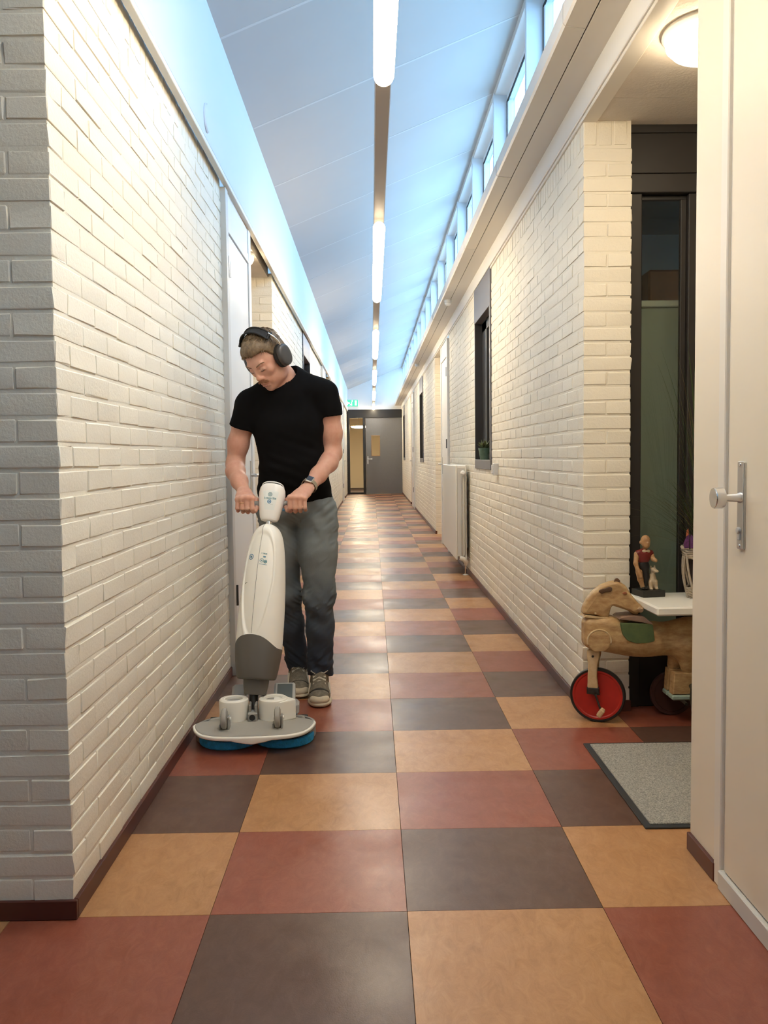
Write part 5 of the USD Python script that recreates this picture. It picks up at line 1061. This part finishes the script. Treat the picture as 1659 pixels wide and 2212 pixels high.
# jeans ------------------------------------------------------------------
J_ = Field()
J_.egg(W(-0.364, 4.222, 0.945), (0.170, 0.115, 0.11), 0.05)
J_.chain([HIPL + [0.004, 0, -0.02], lerp(HIPL, KNL, .5) + [0.0, 0, 0], KNL + [0.002, 0, 0], lerp(KNL, ANL, .38) + [0.002, 0, 0], ANL + [0.002, -0.004, 0.02]], [0.097, 0.091, 0.0695, 0.063, 0.061], 0.03)
J_.chain([HIPR + [0, 0, -0.02], lerp(HIPR, KNR, .5), KNR, lerp(KNR, ANR, .4), ANR + [0, -0.004, 0.035]], [0.094, 0.089, 0.067, 0.059, 0.060], 0.03)
def jf(p):
    z, x, y = p[..., 2], p[..., 0], p[..., 1]; s = np.where(x > -0.335 + 0.36, 1.0, -1.0)
    amp = 0.35 + 1.3 * np.exp(-((z - 0.46) / 0.10) ** 2) + 1.5 * np.exp(-((z - 0.17) / 0.07) ** 2) + 1.0 * np.exp(-((z - 0.86) / 0.10) ** 2)
    n = meshkit.noise(np.stack([x * 10 + 3, y * 10, z * 17 + x * 16 * s], -1), 5) - 0.5; n2 = meshkit.noise(np.stack([x * 20 + z * 9, y * 20, z * 44 - x * 34 * s], -1), 8) - 0.5; n2 = np.abs(n2) * 1.6 - 0.3
    return amp * (0.0125 * n + 0.0075 * n2)
J_.post = jf
J_.half(W(-0.36, 4.2, 1.02), (0, 0, 1)); 
jm = J_
def cuts(p0):  # hems
    return None
J_.half(ANL + [0, -0.01, 0.012], (0.0, -0.30, -1.0)); 
obj('jeans', J_.mesh(0.0048), jeans_m, person, smooth=True)
# hair -----------------------------------------------------------------
R_ = Field()
R_.egg(hd_(0, -0.014, 0.040), (0.0825, 0.104, 0.090), 0.02, R=HR).egg(hd_(0.004, 0.044, 0.080), (0.052, 0.042, 0.030), 0.03, R=HR).egg(hd_(0, -0.06, -0.01), (0.068, 0.05, 0.06), 0.03, R=HR)
def hline(p):
    q = (p - HC) @ HR.T; l, f, u = q[..., 0], q[..., 1], q[..., 2]
    line = np.interp(f, [-0.12, -0.06, -0.02, 0.004, 0.022, 0.045, 0.062, 0.09], [-0.088, -0.066, -0.022, 0.000, 0.026, 0.060, 0.070, 0.074]) + 0.006 * np.cos(l * 70 + 1.0) * (f > 0.03)
    return (line - u) * 0.7
R_._add(hline, np.full(3, -1e9), np.full(3, 1e9), 0.008, '&')
def tuft(p):
    q = (p - HC) @ HR.T; l, f, u = q[..., 0], q[..., 1], q[..., 2]
    n = meshkit.noise(np.stack([l * 75 + f * 18, f * 16, u * 20], -1), 4) - 0.5; n2 = meshkit.noise(np.stack([l * 150, f * 40, u * 45], -1), 6) - 0.5
    return 0.0055 * n + 0.004 * n2
R_.post = tuft
hair = obj('hair', R_.mesh(0.0028), hair_m, person, smooth=True)
g = rng_(21); cl = []
def lock(root, dirs, r, n=7):
    P = [np.array(root)]
    for d in dirs: P.append(P[-1] + d)
    P = np.array(P); t = np.linspace(0, 1, len(P)); tt = np.linspace(0, 1, n); P = np.stack([np.interp(tt, t, P[:, i]) for i in range(3)], 1)
    return tube(P, r * (1 - tt ** 2) + 0.0004, 5, flat=0.6)
wv = lambda q: q[0] * hL + q[1] * hF + q[2] * hU
for i in range(620):    # combed locks lying on the hair, the fringe swept to the person's right
    az = g.uniform(0, 2 * PI); el = g.uniform(0.1, 1.5); d = np.array([math.cos(az) * math.cos(el), math.sin(az) * math.cos(el), math.sin(el)])
    p = np.array([0, -0.014, 0.040]) + d * [0.082, 0.1035, 0.0895]
    if p[2] < np.interp(p[1], [-0.12, -0.06, -0.02, 0.004, 0.022, 0.045, 0.09], [-0.07, -0.05, 0.0, 0.02, 0.045, 0.072, 0.080]): continue
    tn = np.array([-0.55, 0.45, -0.45]) if d[1] > 0.2 else np.array([0.25 * np.sign(d[0]), 0.55, -0.6]); tn = tn + g.normal(0, 0.22, 3); tn -= d * (tn @ d); tn /= np.linalg.norm(tn); L = g.uniform(0.016, 0.032)
    up1 = g.uniform(0.000, 0.0035)
    cl.append(lock(HC + wv(p + d * 0.0015), [wv(tn * L * .5 + d * up1), wv(tn * L * .5 - d * (0.003 + L * 0.10))], g.uniform(0.0014, 0.0028), 5))
for i in range(60):     # fringe ends over the forehead
    l = g.uniform(-0.048, 0.040); f = 0.078 - 6.5 * l * l + g.uniform(-0.006, 0.003); u = 0.079 - 0.10 * abs(l)
    cl.append(lock(hd_(l, f, u), [-hL * 0.006 + hF * 0.004 - hU * 0.007, -hL * g.uniform(0.002, 0.008) - hF * 0.001 - hU * g.uniform(0.003, 0.009)], g.uniform(0.0016, 0.0028), 5))
obj('hair_strands', join(cl), hair_m, hair, smooth=40, kind='stuff')
tl = []
for i in range(110):
    s = g.uniform(-1, 1); l = s * 0.027; L = g.uniform(0.008, 0.0125)
    tl.append(lock(hd_(l, 0.0945 - 9 * l * l, -0.0535 - 4 * l * l + g.uniform(-0.002, 0.003)), [L * (hL * np.sign(s) * 0.55 * (0.25 + abs(s)) + hF * 0.18 - hU * 0.55), L * (hL * np.sign(s) * 0.4 * abs(s) - hF * 0.12 - hU * 0.5)], 0.0018, 5))
obj('moustache', join(tl), tash_m, person, smooth=40, kind='stuff')
for s in (-1, 1):
    obj('eyebrow', join([lock(hd_(s * (0.016 + 0.034 * t), 0.0897 - 0.009 * t - 0.008 * t * t, 0.0185 + 0.007 * math.sin(t * 2.3)), [hL * s * 0.006 + hU * 0.0012, hL * s * 0.005 - hU * 0.0005], 0.0026, 4) for t in np.linspace(0, 1, 22)]), brow_m, person, smooth=40)
    obj('eyelashes', tube([hd_(s * (0.0195 + 0.0245 * t), 0.0890 - 0.004 * t - 0.012 * (t - .5) ** 2, -0.0062 - 0.0022 * math.sin(PI * t)) for t in np.linspace(0, 1, 9)], 0.0017, 5), mat('lash_brown', (0.09, 0.045, 0.025), 0.6) if s < 0 else '/World/Looks/lash_brown', person, smooth=True)
obj('lips', tube([hd_(0.018 * t, 0.0922 - 0.0035 * t * t, -0.081) for t in np.linspace(-1, 1, 11)], [0.0012, 0.003, 0.004, 0.0045, 0.0048, 0.005, 0.0048, 0.0045, 0.004, 0.003, 0.0012], 8), lip_m, person, smooth=True)
rf = W(-0.5535 - 0.0100, GRIP_Y + 0.004, GRIP_Z + 0.003)
obj('finger_ring', tube([rf + [0.0108 * math.cos(a), -0.0352 + 0.0108 * math.sin(a), 0.006] for a in np.linspace(0, 2 * PI, 25)[:-1]], 0.0013, 6, closed=True), mat('gold_ring', (0.75, 0.55, 0.25), 0.25, metallic=1.0), person, smooth=True)
# shoes -------------------------------------------------------------------
sh_u = mat('shoe_grey_mesh', (0.24, 0.215, 0.165), 0.8, scale=60.0, dark=(0.13, 0.115, 0.09), bump=0.6, bscale=240.0)
sh_s = mat('shoe_sole_cream', (0.58, 0.52, 0.40), 0.6, var=0.1, scale=30.0); sh_d = mat('shoe_dark', (0.018, 0.018, 0.018), 0.6); sh_l = mat('shoe_laces', (0.55, 0.52, 0.45), 0.7)
def shoe(heel, toe, lift=0.0):
    """heel and toe: floor points; parts are in the person's own frame"""
    heel, toe = np.array([*heel, 0.0]), np.array([*toe, 0.0]); d = toe - heel; L = np.linalg.norm(d); d /= L; s = np.array([-d[1], d[0], 0])
    def P(a, b, z): return heel - PO + d * a * L + s * b + np.array([0, 0, z + lift * max(0, 0.72 - a)])
    Rr = np.stack([d, s, zz_])
    up = Field().egg(P(0.20, 0, 0.055), (0.065, 0.040, 0.055), 0.02, R=Rr).egg(P(0.5, 0.0, 0.05), (0.10, 0.044, 0.052), 0.03, R=Rr).egg(P(0.76, 0.0, 0.038), (0.075, 0.050, 0.038), 0.03, R=Rr).cone(P(0.24, 0, 0.08), P(0.27, 0, 0.118), 0.042, 0.043, 0.02).cone(P(0.52, 0, 0.075), P(0.36, 0, 0.112), 0.026, 0.036, 0.02)
    up.cone(P(0.25, 0, 0.11), P(0.27, 0, 0.16), 0.034, 0.04, 0.006, '-')
    u = obj('shoe', up.mesh(0.0042), sh_u, person, smooth=True)
    so = Field().egg(P(0.19, 0, 0.016), (0.062, 0.046, 0.020), 0.02, R=Rr).egg(P(0.5, 0.002, 0.014), (0.11, 0.043, 0.017), 0.03, R=Rr).egg(P(0.77, 0.002, 0.016), (0.080, 0.056, 0.020), 0.03, R=Rr); so.half(P(0.5, 0, 0.001), (0, 0, -1))
    obj('sole', so.mesh(0.0042), sh_s, u, smooth=True)
    obj('toe_cap', Field().egg(P(0.895, 0.0, 0.034), (0.043, 0.047, 0.027), 0.01, R=Rr).mesh(0.0035), sh_s, u, smooth=True)
    obj('toe_strip', tube([P(0.845 - 30 * b * b, b, 0.0745 - 12 * b * b) for b in np.linspace(-0.040, 0.040, 11)], 0.0085, 8), sh_d, u, smooth=True)
    obj('tongue', Field().egg(P(0.385, 0, 0.142), (0.014, 0.027, 0.030), 0.01, R=Rr).mesh(0.0035), sh_l, u, smooth=True)
    ls = []
    for k in range(4): a = 0.46 + 0.07 * k; z = 0.121 - 0.0115 * k; ls.append(tube([P(a, -0.030, z - 0.012), P(a + 0.015, 0, z), P(a + 0.03, 0.030, z - 0.014)], 0.0032, 6)); ls.append(tube([P(a, 0.030, z - 0.012), P(a + 0.015, 0, z + 0.003), P(a + 0.03, -0.030, z - 0.014)], 0.0032, 6))
    for e in (-1, 1): ls.append(tube([P(0.44, 0, 0.134), P(0.42, e * 0.020, 0.150), P(0.45, e * 0.040, 0.136), P(0.47, e * 0.022, 0.126), P(0.45, 0, 0.132)], 0.0028, 6))
    obj('laces', join(ls), sh_l, u, smooth=40, kind='stuff')
    for e in (-1, 1): obj('side_stripe', tube([P(0.34, e * 0.043, 0.07), P(0.48, e * 0.046, 0.05), P(0.6, e * 0.047, 0.035)], 0.007, 6, flat=0.5), sh_l, u, smooth=40)
    obj('collar_lining', lathe([(0.030, 0.0), (0.036, 0.004), (0.040, 0.010), (0.036, 0.012), (0.030, 0.006)], 24, at=P(0.255, 0, 0.116)), sh_d, u, smooth=40)
shoe((-0.272, 4.345), (-0.257, 4.062))
shoe((-0.395, 4.50), (-0.362, 4.225), 0.035)
# headphones ------------------------------------------------------------------
hp = thing('headphones', 'large dark grey over-ear headphones worn on the head of the cleaning person', 'headphones', tuple(HC + PO))
hg = mat('headphone_grey', (0.085, 0.085, 0.088), 0.38, var=0.03, scale=200.0, metallic=0.35); hk = mat('headphone_cushion', (0.014, 0.014, 0.015), 0.75); hb = mat('headband_mesh', (0.022, 0.022, 0.024), 0.8, bump=0.4, bscale=500.0)
def hq(l, f, u): return l * hL + f * hF + u * hU
CT = 0.30    # cups lean back with the jaw
def cup_ring(s, w, r, n=40):
    a = np.arange(n) / n * 2 * PI; e = 2 / 2.3; f = 0.037 * r * np.sign(np.cos(a)) * np.abs(np.cos(a)) ** e; u = 0.049 * r * np.sign(np.sin(a)) * np.abs(np.sin(a)) ** e
    c, q = math.cos(CT), math.sin(CT); f, u = f * c - u * q, f * q + u * c
    return np.stack([hq(s * (w + 0.0), ff - 0.010, uu - 0.010) for ff, uu in zip(f, u)])
for s in (1, -1):
    rr_ = [cup_ring(s, w, r) for w, r in ((0.094, 0.80), (0.094, 0.97), (0.0965, 1.0), (0.106, 1.0), (0.112, 0.965), (0.1155, 0.89), (0.118, 0.7), (0.1185, 0.3))]
    m = loft(rr_); c = obj('ear_cup', (m[0], m[1] if s > 0 else m[1][:, ::-1]), hg, hp, smooth=40)
    m = loft([cup_ring(s, w, r) for w, r in ((0.072, 0.70), (0.072, 0.98), (0.076, 1.06), (0.088, 1.07), (0.0935, 0.99), (0.0935, 0.8))]); obj('cushion', (m[0], m[1] if s > 0 else m[1][:, ::-1]), hk, hp, smooth=40)
    obj('stem', tube([hq(s * 0.104, -0.022, 0.030), hq(s * 0.103, -0.024, 0.055), hq(s * 0.098, -0.022, 0.082), hq(s * 0.088, -0.016, 0.108)], 0.0052, 10), chrome, hp, smooth=40)
ang = np.linspace(-1.02, 1.02, 41)
arc = lambda r0, r1, f: np.array([hq(r0 * math.sin(a), f, 0.028 + r1 * math.cos(a)) for a in ang])
fr_ = [tube(arc(0.100, 0.119, f), 0.0036, 8) for f in (0.004, -0.032)]
obj('headband_frame', fr_[0], hk, hp, smooth=40); obj('headband_frame', fr_[1], hk, hp, smooth=40)
can = arc(0.0965, 0.1115, 0.0); R0 = []
for i, a in enumerate(ang):
    w = 0.0185 * (1 - 0.35 * abs(a / 1.02) ** 3); up_ = hq(math.sin(a), 0, math.cos(a)); c0 = hq(0.0985 * math.sin(a), -0.014, 0.028 + 0.1155 * math.cos(a))
    R0.append([c0 + hF * w * x + up_ * (y - 0.004 * (1 - abs(x))) for x, y in ((-1, 0.002), (-0.5, 0.003), (0, 0.003), (0.5, 0.003), (1, 0.002), (1, -0.002), (0.5, -0.002), (0, -0.002), (-0.5, -0.002), (-1, -0.002))])
obj('headband_canopy', loft(np.array(R0)), hb, hp, smooth=45)
for s in (1, -1): obj('band_joint', tube([hq(s * 0.086, 0.006, 0.094), hq(s * 0.091, -0.014, 0.100), hq(s * 0.086, -0.034, 0.094)], 0.0062, 8), hk, hp, smooth=40)
# wristwatch on the left wrist ----------------------------------------------------
ax = WL_ - EL; ax = ax / np.linalg.norm(ax); wc = WL_ - ax * 0.030
vd = np.array([-0.1, -0.93, 0.33]); vd -= ax * (vd @ ax); vd /= np.linalg.norm(vd); sd_ = np.cross(ax, vd)
wt = thing('wristwatch', 'square silver wristwatch with dark screen on the left wrist of the person', 'watch', tuple(wc + PO))
M_ = np.stack([sd_, ax, vd], 1)
def wl(m): return xf(m, T=np.block([[M_, np.zeros((3, 1))], [np.zeros((1, 3)), 1]]))
wr_ = 0.0345
obj('band', wl(tube([(wr_ * math.cos(a), 0, wr_ * math.sin(a) * 0.96) for a in np.linspace(0, 2 * PI, 37)[:-1]], 0.0095, 8, closed=True, flat=0.2) if False else loft(np.array([[(wr_ * k * math.cos(a), y, wr_ * k * 0.97 * math.sin(a)) for a in np.linspace(0, 2 * PI, 41)[:-1]] for y, k in ((-0.010, 1.0), (-0.010, 1.055), (0.010, 1.055), (0.010, 1.0))]), cap=False)), mat('watch_band_beige', (0.36, 0.30, 0.22), 0.45, metallic=0.4), wt, smooth=35)
obj('case', wl(xf(box((-0.0165, -0.019, -0.005), (0.0165, 0.019, 0.005), 0.004), t=(0, 0, wr_ + 0.004))), mat('watch_silver', (0.78, 0.76, 0.72), 0.22, metallic=1.0), wt, smooth=30)
obj('screen', wl(xf(box((-0.0125, -0.0150, 0), (0.0125, 0.0150, 0.0012), 0.001), t=(0, 0, wr_ + 0.0088))), mat('watch_screen', (0.05, 0.06, 0.085), 0.12), wt)
obj('crown', wl(lathe([(0.003, 0), (0.003, 0.003)], 12, ax=(1, 0, 0), at=(0.0165, 0.006, wr_ + 0.004))), '/World/Looks/watch_silver', wt, smooth=35)
